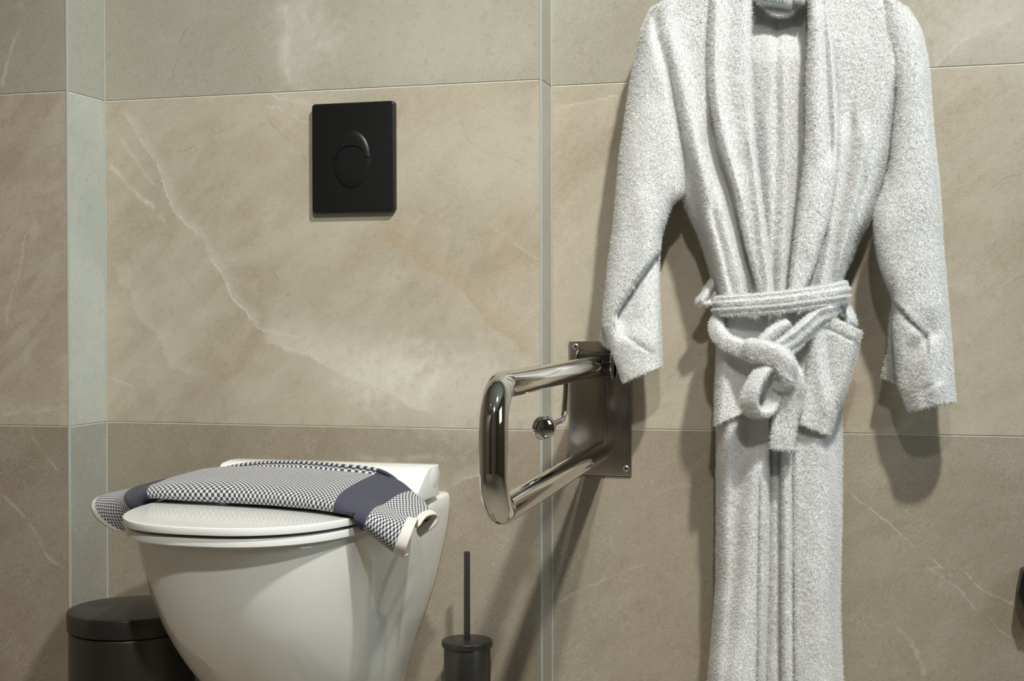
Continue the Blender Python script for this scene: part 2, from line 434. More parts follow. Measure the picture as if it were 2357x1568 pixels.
# ------------------------------------------------------------------ the setting
GZ = [0.0, 0.6, 1.2, 1.8, 2.4, 3.0]
def tiled_wall(name, p0, p1, mat, nrm):
    """vertical wall strip from p0 to p1 (x,y) with real recessed horizontal joints"""
    g, dp = 0.0012, 0.0013
    prof = [(0.0, GZ[0])]
    fm = []
    for z in GZ[1:-1]:
        prof += [(0, z-g-.0004), (dp*.5, z-g), (dp, z-g+.0002), (dp, z+g-.0002), (dp*.5, z+g), (0, z+g+.0004)]
        fm += [0, 0, 0, 1, 0, 0]
    prof.append((0, GZ[-1])); fm.append(0)
    vs, fs = [], []
    for (d, z) in prof:
        for p in (p0, p1): vs.append((p[0]-nrm[0]*d, p[1]-nrm[1]*d, z))
    for i in range(len(prof)-1): fs.append((2*i, 2*i+1, 2*i+3, 2*i+2))
    th = 0.03
    n = len(vs)
    for z in (GZ[0], GZ[-1]):
        for p in (p0, p1): vs.append((p[0]-nrm[0]*th, p[1]-nrm[1]*th, z))
    fs.append((n+2, n+3, n+1, n)); fm.append(0)
    o = obj(name, vs, fs, None, smooth=False, mats=[mat, M_grout], fmat=fm)
    return tag(o, kind='structure')
def struct(name, bm, mat, parent=None):
    o = bm_obj(name, bm, mat, parent)
    if parent is None: tag(o, kind='structure')
    return o
tiled_wall('wall_back_left', (-2.0, WY_L), (XA-.002, WY_L), M_left, (0, -1))
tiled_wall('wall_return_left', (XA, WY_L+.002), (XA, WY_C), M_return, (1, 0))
tiled_wall('wall_back', (XA, WY_C), (XB-.002, WY_C), M_center, (0, -1))
tiled_wall('wall_return_right', (XB, WY_C+.002), (XB, WY_R), M_return_right, (1, 0))
tiled_wall('wall_back_right', (XB, WY_R), (2.0, WY_R), M_right, (0, -1))
def trim(name, x0, x1, y0, y1, mat=M_trim):
    return struct(name, box_bm(x0, x1, y0, y1, 0, 3.0, .0008, 2), mat)
trim('trim_1', XA-.0036, XA+.0004, WY_L-.0006, WY_L+.0040)
trim('trim_2', XA-.0004, XA+.0024, WY_C-.0022, WY_C+.001)
trim('trim_3', XB-.0036, XB+.0004, WY_C-.0006, WY_C+.0044)
trim('trim_4', XB-.0004, XB+.0026, WY_R-.0040, WY_R+.001)
struct('floor', box_bm(-2.03, 2.03, -3.23, .12, -.04, 0), M_floor)
struct('ceiling', box_bm(-2.03, 2.03, -3.23, .12, CEIL, CEIL+.04), M_plaster)
struct('wall_left', box_bm(-2.03, -2.0, -3.23, .12, 0, CEIL), M_sidewall)
struct('wall_front', box_bm(-2.03, 2.03, -3.23, -3.2, 0, CEIL), M_sidewall)
dr = empty('door_1', (-.75, -3.2, 0)); tag(dr, kind='structure')  # unseen door, added for its dark reflection in the metal
struct('door_leaf', box_bm(-1.20, -.33, -3.2, -3.165, 0, 2.05, .003, 2), M_darkwall, dr)
struct('door_frame', box_bm(-.33, -.26, -3.2, -3.15, 0, 2.12, .003, 2), M_darkwall, dr)
struct('door_handle', box_bm(-.46, -.36, -3.165, -3.11, .98, 1.0, .004, 2), M_steel, dr)
# right wall with the opening of the added, unseen window
bm = bmesh.new()
for (y0, y1, z0, z1) in ((-3.23, -1.85, 0, CEIL), (-.85, .12, 0, CEIL), (-1.85, -.85, 0, 1.15), (-1.85, -.85, 2.35, CEIL)):
    t = box_bm(2.0, 2.03, y0, y1, z0, z1); me = bpy.data.meshes.new('t'); t.to_mesh(me); t.free(); bm.from_mesh(me); bpy.data.meshes.remove(me)
struct('wall_right', bm, M_sidewall)
win = empty('window_1', (2.0, -1.35, 1.15)); tag(win, kind='structure')  # unseen window, added to bring cool light from the right
bm = bmesh.new()
for (y0, y1, z0, z1) in ((-1.85, -1.81, 1.15, 2.35), (-.89, -.85, 1.15, 2.35), (-1.81, -.89, 1.15, 1.19), (-1.81, -.89, 2.31, 2.35)):
    t = box_bm(2.0, 2.05, y0, y1, z0, z1); me = bpy.data.meshes.new('t'); t.to_mesh(me); t.free(); bm.from_mesh(me); bpy.data.meshes.remove(me)
struct('window_frame', bm, M_plastic, win)
# ceiling downlights, the last one added to brighten the front wall
M_lamp, nt, b = new_mat('lamp_disc')
b.inputs['Emission Color'].default_value = (1, .93, .82, 1); b.inputs['Emission Strength'].default_value = 30
for i, (lx, ly) in enumerate(LAMPS):
    t = empty('ceiling_downlight', (lx, ly, CEIL))
    tag(t, ('round white ceiling downlight nearest the tiled wall', 'round white ceiling downlight second from the tiled wall', 'round white ceiling downlight added to brighten the wall with the dark door')[i], 'light', 'ceiling downlights')
    lathe('lamp_ring', [(.030, CEIL-.012), (.046, CEIL-.012), (.050, CEIL-.008), (.050, CEIL)], lx, ly, M_plastic, t, 40)
    lathe('lamp_disc', [(.029, CEIL-.0125), (.029, CEIL-.010)], lx, ly, M_lamp, t, 40)

# ------------------------------------------------------------------ flush plate
fp = empty('flush_plate', (-.930, 0, 1.077))
tag(fp, 'matt black rectangular flush plate with an oval two-part button', 'flush plate')
bm = box_bm(-1.0083, -.8522, -.0130, 0.0005, .980, 1.1745)
bmesh.ops.bevel(bm, geom=[e for e in bm.edges if abs(e.verts[0].co.y-e.verts[1].co.y) > .005], offset=.0068, segments=7, profile=.5, affect='EDGES')
bmesh.ops.bevel(bm, geom=[e for e in bm.edges if e.verts[0].co.y < -.012 and e.verts[1].co.y < -.012 and abs(e.calc_face_angle(0)) > 1.0], offset=.0032, segments=4, profile=.5, affect='EDGES')
bm_obj('plate', bm, M_black, fp, True)
ecx, ecz, ea, eb = -.9310, 1.0745, .0352, .0500
def divider(dx):
    if abs(dx) > .0258: return 1.0768
    return 1.0768+.0205*math.sqrt(max(0, 1-(dx/.0258)**2))**.75
def button(name, upper, mat):
    gap = .00045; g = 60
    top, bot = [], []
    for i in range(g+1):
        s = math.cos(PI*i/g); dx = -s*(ea-gap)
        e = (eb-gap)*math.sqrt(max(0, 1-(dx/(ea-gap))**2))
        d = divider(dx)
        if upper: t_, b_ = ecz+e, max(d+gap, ecz-e)
        else: t_, b_ = min(d-gap, ecz+e), ecz-e
        if t_ < b_: t_ = b_ = .5*(t_+b_)
        top.append((dx, t_)); bot.append((dx, b_))
    vs, fs = [], []
    nv = 9
    for i in range(g+1):
        for j in range(nv):
            f = j/(nv-1); dx = top[i][0]; z = bot[i][1]*(1-f)+top[i][1]*f
            rr = math.hypot(dx/ea, (z-ecz)/eb)
            h = .0012+.0026*math.sqrt(max(0, 1-rr**5))+(.0016*math.sqrt(max(0, 1-rr**5)) if upper else 0)
            vs.append((ecx+dx, -.0130-h, z))
    def fid(i, j): return i*nv+j
    for i in range(g):
        for j in range(nv-1): fs.append((fid(i, j), fid(i+1, j), fid(i+1, j+1), fid(i, j+1)))
    n0 = len(vs)
    ring = [fid(i, 0) for i in range(g+1)]+[fid(i, nv-1) for i in range(g, -1, -1)]
    for r_ in ring: vs.append((vs[r_][0], -.0125, vs[r_][2]))
    for k in range(len(ring)):
        k2 = (k+1) % len(ring); fs.append((ring[k], n0+k, n0+k2, ring[k2]))
    return sharp(obj(name, vs, fs, mat, fp), 45)
button('small_flush_button', True, M_black)
button('large_flush_button', False, M_black)
gv = [(ecx+ea*1.012*math.cos(2*PI*k/72), -.0132, ecz+eb*1.010*math.sin(2*PI*k/72)) for k in range(72)]
gv2 = [(x, -.0127, z) for (x, y, z) in gv]
obj('button_gap', gv+gv2, [tuple(range(72))]+[(k, (k+1) % 72, 72+(k+1) % 72, 72+k) for k in range(72)], M_blackgap, fp, False)

# ------------------------------------------------------------------ toilet
TCX = -.937
toilet = empty('toilet', (TCX, -.28, .15))
tag(toilet, 'white wall-hung toilet with its lid closed under the checked towel', 'toilet')
def dshape(hw, tip, y_side, back, e=2.45, hwb=None, n=44, rb=.03):
    """D outline: straight back at y=back, superellipse front, counted anticlockwise from back right"""
    hwb = hw if hwb is None else hwb
    pts = []
    for i in range(7):   # rounded back right corner
        a = PI/2*(1-i/6); pts.append((hwb-rb+rb*math.cos(a), back-rb+rb*math.sin(a)))
    for i in range(1, 10):
        f = i/10; pts.append((hwb+(hw-hwb)*f, (back-rb)*(1-f)+y_side*f))
    bb = y_side-tip
    for i in range(n+1):
        a = PI*i/n; c, s_ = math.cos(a), math.sin(a)
        pts.append((hw*math.copysign(abs(c)**(2/e), c), y_side-bb*abs(s_)**(2/e)))
    for i in range(9, 0, -1):
        f = i/10; pts.append((-(hwb+(hw-hwb)*f), (back-rb)*(1-f)+y_side*f))
    for i in range(7):
        a = PI/2+PI/2*(1-i/6) if False else PI-PI/2*(1-(1-i/6)); pts.append((-(hwb-rb)+rb*math.cos(PI-PI/2*i/6), back-rb+rb*math.sin(PI-PI/2*i/6)))
    return pts
def stack(name, layers, mat, parent, cap_top=True, cap_bot=True, deg=40):
    """layers: list of (outline, z or callable) -> closed loft"""
    vs, fs = [], []
    n = len(layers[0][0])
    for pts, z in layers:
        for (x, y) in pts:
            vs.append((TCX+x, y, z(x, y) if callable(z) else z))
    for i in range(len(layers)-1):
        for k in range(n):
            k2 = (k+1) % n
            fs.append((i*n+k, (i+1)*n+k, (i+1)*n+k2, i*n+k2))
    m = len(layers)
    if cap_bot: fs.append(tuple(range(n)))
    if cap_top: fs.append(tuple((m-1)*n+k for k in range(n))[::-1])
    o = obj(name, vs, fs, mat, parent)
    bm = bmesh.new(); bm.from_mesh(o.data); bmesh.ops.recalc_face_normals(bm, faces=bm.faces[:]); bm.to_mesh(o.data); bm.free()
    return sharp(o, deg)
# bowl: sections by height (z, half width at the front, front tip y, half width at the wall)
SEC = [(.085, .098, -.22, .090), (.13, .112, -.290, .096), (.18, .127, -.360, .105), (.23, .141, -.420, .120), (.28, .152, -.466, .138), (.33, .162, -.500, .155),
       (.38, .170, -.524, .168), (.42, .1755, -.538, .177), (.45, .178, -.547, .182), (.466, .179, -.551, .184)]
SEC = catmull(SEC, 40)
lay = [(dshape(s[1], s[2], s[2]+(.20 if s[2] < -.4 else .20*(-s[2]/.4)), .001, 2.35, s[3], rb=.012), float(s[0])) for s in SEC]
def rimz(x, y):   # the deck behind the seat stands a little higher than the rim
    t = min(1, max(0, (y+.16)/.09)); return .4765+.0145*(t*t*(3-2*t))
for k, (ins, dz) in enumerate(((0.0, -.008), (.0015, -.0035), (.0045, -.001), (.010, 0))):
    lay.append((dshape(.179-ins, -.551+ins, -.35, .001, 2.35, .1845-ins, rb=.014), (lambda d: (lambda x, y: rimz(x, y)+d))(dz)))
stack('bowl', lay, M_ceramic, toilet)
def slab(name, hw, tip, ys, back, z0, z1, r, mat, parent, hwb=None, rb=.02):
    la = []
    for i in range(5):
        a = PI/2*i/4; la.append((dshape(hw-r*(1-math.sin(a)), tip+r*(1-math.sin(a)), ys, back, 2.45, None if hwb is None else hwb-r*(1-math.sin(a)), rb=rb), z0+r*(1-math.cos(a))))
    for i in range(5):
        a = PI/2*(1-i/4); la.append((dshape(hw-r*(1-math.sin(a)), tip+r*(1-math.sin(a)), ys, back, 2.45, None if hwb is None else hwb-r*(1-math.sin(a)), rb=rb), z1-r*(1-math.cos(a))))
    return stack(name, la, mat, parent)
slab('seat', .1865, -.5835, -.33, -.125,   .4775, .4898, .0018, M_plastic, toilet)
# lid: flat in front, sweeping up into the hinge bar at the back
def lidz(x, y):
    t = min(1, max(0, (y+.205)/.085)); return .041*t*t*(3-2*t)
la = []
for i in range(4):
    a = PI/2*i/3; r = .003
    la.append((dshape(.1885-r*(1-math.sin(a)), -.5885+r*(1-math.sin(a)), -.33, -.075, 2.5, rb=.008), .4945+r*(1-math.cos(a))))
lb = []
OUT = dshape(.1885, -.5885, -.33, -.075, 2.5, rb=.008)
vs, fs = [], []
# build the lid as a grid of nested outlines so that the ramp is smooth
SH = np.array([(0, -.33)])
rings = []
def shrink(f): return [(x*f, -.30+(y+.30)*f) for (x, y) in OUT]
for (ins, z) in ((.994, .4945), (.9985, .4948), (1.0, .4958)):
    rings.append([(x, y, z) for (x, y) in shrink(ins)])
for (ins, dz) in ((1.0, .5036), (.9988, .5047), (.9955, .5052), (.988, .5053), (.93, .5052), (.88, .5052), (.80, .5052), (.7, .5052), (.6, .5052), (.45, .5052), (.3, .5052), (.15, .5052), (.02, .5052)):
    rings.append([(x, y, dz+lidz(x, y)) for (x, y) in shrink(ins)])
n = len(OUT)
for rg in rings:
    for (x, y, z) in rg: vs.append((TCX+x, y, z))
for i in range(len(rings)-1):
    for k in range(n):
        k2 = (k+1) % n; fs.append((i*n+k, (i+1)*n+k, (i+1)*n+k2, i*n+k2))
fs.append(tuple(range(n))); fs.append(tuple((len(rings)-1)*n+k for k in range(n))[::-1])
lid = obj('lid', vs, fs, M_plastic, toilet)
bm = bmesh.new(); bm.from_mesh(lid.data); bmesh.ops.recalc_face_normals(bm, faces=bm.faces[:]); bm.to_mesh(lid.data); bm.free(); sharp(lid, 40)
# rounded hinge bar along the back of the lid
prof = []
for k in range(28):
    a = 2*PI*k/28; prof.append((-.100+.024*math.cos(a), .5275+.0195*math.sin(a)))
vs, fs = [], []
ends = [(-.1890, .93), (-.1885, .98), (-.1872, 1.0), (.1872, 1.0), (.1885, .98), (.1890, .93)]
for (x, s_) in ends:
    for (y, z) in prof: vs.append((TCX+x, -.100+(y+.100)*s_, .5275+(z-.5275)*s_))
for i in range(len(ends)-1):
    for k in range(28): fs.append((i*28+k, i*28+(k+1) % 28, (i+1)*28+(k+1) % 28, (i+1)*28+k))
fs.append(tuple(range(28))[::-1]); fs.append(tuple(5*28+k for k in range(28)))
hb = obj('hinge_bar', vs, fs, M_plastic, toilet)
bm = bmesh.new(); bm.from_mesh(hb.data); bmesh.ops.recalc_face_normals(bm, faces=bm.faces[:]); bm.to_mesh(hb.data); bm.free(); sharp(hb, 40)
for sx in (-1, 1):
    lathe('lid_buffer', [(.006, .4905), (.006, .4955)], TCX+sx*.12, -.50, M_plastic, toilet, 20)
    lathe('hinge', [(.016, .488), (.016, .513), (.013, .516)], TCX+sx*.085, -.098, M_chrome, toilet, 28)

# ------------------------------------------------------------------ pedal bin
BX, BY, BR = -1.231, -.25, .1045
pb = empty('pedal_bin', (BX, BY, 0))
tag(pb, 'dark gunmetal round pedal bin with a low domed lid beside the toilet', 'bin')
lathe('body', [(BR-.006, 0.004), (BR-.003, .006), (BR-.0025, .01), (BR-.0025, .273), (BR-.004, .277)], BX, BY, M_gun, pb, 96)
lathe('base_ring', [(BR-.001, 0), (BR+.001, .004), (BR+.001, .014), (BR-.001, .018)], BX, BY, M_gasket, pb, 96)
lathe('gasket', [(BR-.007, .275), (BR-.007, .281)], BX, BY, M_gasket, pb, 96)
lathe('lid', [(BR-.002, .280), (BR, .2810), (BR, .3085), (BR-.0008, .3102), (BR-.0026, .3113), (BR-.006, .3119), (BR-.02, .3138), (BR-.045, .3165), (BR-.07, .3180), (.012, .319)], BX, BY, M_gunlid, pb, 96, 30)
bm = box_bm(BX+.0, BX+.05, BY-.150, BY-.095, .008, .016, .003, 2)
bm_obj('pedal', bm, M_gasket, pb, True)

# ------------------------------------------------------------------ toilet brush
QX, QY = -.703, -.068
tb = empty('toilet_brush', (QX, QY, 0))
tag(tb, 'slim dark gunmetal toilet brush standing in its round holder below the grab bar', 'toilet brush')
lathe('holder', [(.0385, 0), (.0395, .002), (.0395, .236), (.0385, .238)], QX, QY, M_gun, tb, 64)
lathe('lid', [(.0400, .2375), (.0425, .2385), (.0430, .2405), (.0430, .2465), (.0420, .2485), (.0395, .2492), (.006, .2494)], QX, QY, M_gunlid, tb, 64, 30)
lathe('handle', [(.0052, .249), (.0052, .3965), (.0048, .3980), (.0030, .3988)], QX, QY, M_gun, tb, 28)

# ------------------------------------------------------------------ folding grab bar
gb = empty('grab_bar', (-.50, WY_R, .64))
tag(gb, 'polished chrome folding grab bar on a steel wall plate left of the bathrobe', 'grab bar')
bm_obj('wall_plate', box_bm(-.5572, -.4462, WY_R-.0045, WY_R+.0005, .5185, .7525, .0016, 3), M_brushed, gb, True)
BD = np.array([.0560, -.9968, 0.0]); BD /= np.linalg.norm(BD)
lo = PY(1383, 1038, WY_R-.003); RT = .0170
hz = .7115
up = np.array([lo[0]-.003, .030, hz])
LEN, RB = .826, .055
def at(t, z): return np.array([lo[0]+BD[0]*t, lo[1]+BD[1]*t, z+BD[2]*t])
pts = []
t_up0 = (lo[1]-.030)
for t in np.linspace(t_up0, LEN-RB, 14): pts.append(at(t, hz))
for k in range(1, 16):
    a = PI/2*k/16; pts.append(at(LEN-RB+RB*math.sin(a), hz-RB*(1-math.cos(a))))
for f in np.linspace(0, 1, 5): pts.append(at(LEN, hz-RB+(lo[2]+RB-(hz-RB))*f))
for k in range(1, 16):
    a = PI/2*k/16; pts.append(at(LEN-RB*(1-math.cos(a)), lo[2]+RB-RB*math.sin(a)))
for t in np.linspace(LEN-RB, .0, 14): pts.append(at(t, lo[2]))
bar = tube('bar', pts, RT, M_chrome, gb, 40)
lathe_pts = [at(.0005, lo[2])-BD*0, at(.004, lo[2])]
# hinge: black sleeve on a pin between two steel cheeks
hc = np.array([lo[0]-.002, .034, hz+.002])
hs = tube('hinge_sleeve', [hc+np.array([-.027, 0, 0]), hc+np.array([.030, 0, 0])], .0225, M_blackgloss, gb, 40)
for sx in (-.0295, .0305):
    bm = bmesh.new()
    bmesh.ops.create_cone(bm, cap_ends=True, segments=40, radius1=.0245, radius2=.0245, depth=.003)
    for v in bm.verts: v.co = Vector((hc[0]+sx+v.co.z, hc[1]+v.co.x, hc[2]+v.co.y))
    t = box_bm(hc[0]+sx-.0015, hc[0]+sx+.0015, hc[1], WY_R-.003, hc[2]-.0245, hc[2]+.0245)
    me = bpy.data.meshes.new('t'); t.to_mesh(me); t.free(); bm.from_mesh(me); bpy.data.meshes.remove(me)
    bm_obj('hinge_cheek', bm, M_chrome, gb, True)
hs['label'] = 'glossy black hinge sleeve'
# paper-holder rod with a round knob hanging from the upper tube
k0 = PY(1303, 868, -.24); kn = PY(1252, 985, -.30)
ra = [k0, PY(1302, 900, -.24), PY(1299, 940, -.242), PY(1297, 957, -.245), PY(1294, 966, -.25), PY(1286, 970, -.258), PY(1256, 984, -.292)]
rod = tube('roll_rod', catmull(ra, 40), .0046, M_chrome, gb, 16)
kd = np.array(CAM)-kn; kd[2] = 0; kd /= np.linalg.norm(kd)
kd = kd*.97+np.array([.25, 0, 0.0]); kd /= np.linalg.norm(kd)
kp = [(.0, -.008), (.008, -.008), (.0166, -.0055), (.0186, -.001), (.0178, .0020), (.0150, .0045), (.0105, .0062), (.0055, .0072), (.0005, .0075)]
e1 = np.cross(kd, [0, 0, 1.0]); e1 /= np.linalg.norm(e1); e2 = np.cross(e1, kd)
vs, fs = [], []
for (r_, h_) in kp:
    for k in range(40):
        a = 2*PI*k/40; vs.append(kn+kd*h_+max(r_, 1e-4)*(math.cos(a)*e1+math.sin(a)*e2))
for i in range(len(kp)-1):
    for k in range(40): fs.append((i*40+k, i*40+(k+1) % 40, (i+1)*40+(k+1) % 40, (i+1)*40+k))
fs.append(tuple(range(40))[::-1]); fs.append(tuple((len(kp)-1)*40+k for k in range(40)))
kno = obj('knob', vs, fs, M_chrome, rod)
bm = bmesh.new(); bm.from_mesh(kno.data); bmesh.ops.recalc_face_normals(bm, faces=bm.faces[:]); bm.to_mesh(kno.data); bm.free(); sharp(kno, 50)
def screw(x, z):
    y = WY_R-.0045; r = .0060
    vs, fs = [], []
    pr = [(r, 0), (r, .0012), (r*.8, .0024), (r*.45, .003), (1e-5, .0031)]
    for (q, h) in pr:
        for k in range(24):
            a = 2*PI*k/24; vs.append((x+q*math.cos(a), y-h, z+q*math.sin(a)))
    for i in range(len(pr)-1):
        for k in range(24): fs.append((i*24+k, i*24+(k+1) % 24, (i+1)*24+(k+1) % 24, (i+1)*24+k))
    s_ = obj('screw', vs, fs, M_steel, gb)
    bm = bmesh.new()
    for a in (.5, .5+PI/2):
        c, s2 = math.cos(a), math.sin(a)
        q = [bm.verts.new((x+c*u-s2*v, y-.00325, z+s2*u+c*v)) for (u, v) in ((-.0036, -.0006), (.0036, -.0006), (.0036, .0006), (-.0036, .0006))]
        bm.faces.new(q)
    bm_obj('cross_slot', bm, M_blackgap, s_)
for (px, py) in ((1325, 798), (1441, 1079)):
    q = PY(px, py, WY_R-.0045); screw(q[0], q[2])
screw(-.4555, .7415); screw(-.5475, .5290)

# ------------------------------------------------------------------ dark fitting cut off at the right edge
q = PY(2350, 1358, WY_R-.03)
fpts = [PY(px, py, WY_R-.03) for (px, py) in ((2352, 1313), (2342.5, 1362), (2358, 1405), (2440, 1412), (2440, 1306))]
bm = bmesh.new()
fv = [[bm.verts.new((p_[0], yy, p_[2])) for p_ in fpts] for yy in (WY_R-.045, WY_R)]
bm.faces.new(fv[0]); bm.faces.new(fv[1][::-1])
for k in range(5): bm.faces.new((fv[0][k], fv[1][k], fv[1][(k+1) % 5], fv[0][(k+1) % 5]))
bmesh.ops.recalc_face_normals(bm, faces=bm.faces[:])
bmesh.ops.bevel(bm, geom=bm.edges[:], offset=.0025, segments=3, profile=.5, affect='EDGES')
wf = bm_obj('wall_fitting', bm, M_black, None, True)
tag(wf, 'small angular black fitting on the wall at the right edge', 'fitting')
# ------------------------------------------------------------------ cloth helpers
def poly_x(poly, y):
    p = np.asarray(poly, float); p = p[np.argsort(p[:, 1])]
    return np.interp(y, p[:, 1], p[:, 0]), p[0, 1], p[-1, 1]
def crease_depth(px, py, creases):
    """sum of soft folds; + recedes towards the wall, - comes towards the room"""
    out = np.zeros_like(px)
    for cr in creases:
        poly, amp, w, kind = cr[:4]
        cx, y0, y1 = poly_x(poly, py)
        fade = cr[4] if len(cr) > 4 else 70.0
        if isinstance(w, tuple): w = np.interp(py, [y0, y1], w)
        win = np.clip((py-y0+fade)/fade, 0, 1)*np.clip((y1+fade-py)/fade, 0, 1)
        win = win*win*(3-2*win)
        dx = px-cx
        if kind == 'v': g = np.exp(-(dx/w)**2)
        elif kind == 'r': g = np.where(dx > 0, np.exp(-np.maximum(dx, 0)/w), 0)*np.clip(dx/5.0, 0, 1)      # steps down to the right of the line
        elif kind == 'l': g = np.where(dx < 0, np.exp(np.minimum(dx, 0)/w), 0)*np.clip(-dx/5.0, 0, 1)
        out += amp*win*g
    return out
def wrinkle(P, amp, scale, seed=0.0):
    return np.array([mnoise.noise(Vector((p[0]*scale+seed, p[1]*scale, p[2]*scale*.6))) for p in P.reshape(-1, 3)]).reshape(P.shape[:2])*amp
def grid_normals(G):
    du = np.gradient(G, axis=1); dv = np.gradient(G, axis=0)
    n = np.cross(du, dv); n /= np.linalg.norm(n, axis=2)[..., None]+1e-12
    return n
def thick_sheet(name, G, th, mat, parent, front_sign=None, uv=None, fur=None, toward=None, close_u=False):
    """G (nv,nu,3) = outer face; gives it thickness th inwards and closes the rim"""
    nv, nu = G.shape[:2]
    n = grid_normals(G)
    t = toward if toward is not None else (CAM-G.reshape(-1, 3).mean(0))
    if (n*t).sum(2).mean() < 0: n = -n
    Bk = G-n*th
    vs = np.concatenate([G.reshape(-1, 3), Bk.reshape(-1, 3)])
    fs = []
    o_ = nv*nu
    for i in range(nv-1):
        for j in range(nu-1):
            a = i*nu+j
            fs.append((a, a+1, a+nu+1, a+nu)); fs.append((o_+a, o_+a+nu, o_+a+nu+1, o_+a+1))
    rim = [j for j in range(nu)]+[i*nu+nu-1 for i in range(1, nv)]+[(nv-1)*nu+j for j in range(nu-2, -1, -1)]+[i*nu for i in range(nv-2, 0, -1)]
    for k in range(len(rim)):
        a, b_ = rim[k], rim[(k+1) % len(rim)]
        fs.append((a, o_+a, o_+b_, b_))
    uvs = None
    if uv is not None: uvs = np.concatenate([uv.reshape(-1, 2)]*2)
    o = obj(name, vs, fs, mat, parent, uvs=uvs)
    bm = bmesh.new(); bm.from_mesh(o.data); bmesh.ops.recalc_face_normals(bm, faces=bm.faces[:]); bm.to_mesh(o.data); bm.free()
    if fur:
        w = np.zeros(2*o_); w[:o_] = 1.0
        add_pile(o, w, fur)
    return o
PILE_DENSITY, PILE_LEN = 620000, .0038
def add_pile(o, w, k=1.0):
    """terry pile: short loops standing on the outer face of this one part"""
    me = o.data
    vg = o.vertex_groups.new(name='pile')
    on = np.nonzero(np.asarray(w) > .5)[0]
    vg.add([int(i) for i in on], 1.0, 'REPLACE')
    sel = np.zeros(len(me.vertices), bool); sel[on] = True
    ar = 0.0; tot = 0.0
    for p in me.polygons:
        tot += p.area
        if all(sel[v] for v in p.vertices): ar += p.area
    me.materials.append(M_pile)
    md = o.modifiers.new('pile', 'PARTICLE_SYSTEM')
    ps = o.particle_systems[-1]; s = ps.settings; s.name = 'terry_pile'
    ps.seed = int(abs(hash(o.name)) % 100) if False else len(o.name)*7 % 50
    s.type = 'HAIR'; s.use_advanced_hair = True
    s.count = max(50, int(PILE_DENSITY*ar*k))
    s.hair_step = 3; s.display_step = 2; s.render_step = 2
    s.hair_length = PILE_LEN
    s.emit_from = 'FACE'; s.distribution = 'RAND'; s.use_emit_random = True; s.use_even_distribution = True
    s.normal_factor = .19*PILE_LEN; s.factor_random = .17*PILE_LEN; s.object_align_factor = (0, 0, -.02*PILE_LEN)
    s.length_random = .45 if hasattr(s, 'length_random') else 0
    ps.vertex_group_density = 'pile'
    s.material = len(me.materials)
    s.root_radius = 1.0; s.tip_radius = .45; s.radius_scale = .00050; s.shape = 0.0
    s.use_hair_bspline = False
    ps.vertex_group_density = 'pile'

def cloth(name, rows, parent, front, side, roll=(0.25, 0.25), creases=(), ny=None, nx=None, th=.0065, wr=.0035, wsc=14, seed=0.0, p=2.2, mat=None, fur=1.0, mid=None, bow=None):
    """one panel of the robe from its outline: rows = (xl, yl, xr, yr[, depth]) in the photograph,
    laid at world depth `front` and rolling back to `side` at its outer edges"""
    R = np.array([(r+(0,))[:5] if len(r) == 4 else r for r in rows], float)
    hgt = R[:, 1].max()-R[:, 1].min(); wid = np.abs(R[:, 2]-R[:, 0]).max()
    ny = ny or int(max(8, hgt/5)); nx = nx or int(max(8, wid/5))
    Q = catmull(R, ny)
    u = np.linspace(0, 1, nx)
    px = Q[:, 0:1]*(1-u)+Q[:, 2:3]*u; py = Q[:, 1:2]*(1-u)+Q[:, 3:4]*u
    if bow is not None: py = py+bow*4*u*(1-u)
    el = np.clip(1-u/roll[0], 0, 1)**p if roll[0] else np.zeros_like(u)
    er = np.clip(1-(1-u)/roll[1], 0, 1)**p if roll[1] else np.zeros_like(u)
    wy = front+(side-front)*np.maximum(el, er)[None, :]+Q[:, 4:5]
    wy = wy+crease_depth(px, py, creases)
    G = np.array([[PY(px[i, j], py[i, j], wy[i, j]) for j in range(nx)] for i in range(ny)])
    if wr:
        G[:, :, 1] += wrinkle(G, wr, wsc, seed)+wrinkle(G, wr*.45, wsc*2.7, seed+5)
    return thick_sheet(name, G, th, mat or M_terry, parent, fur=fur)
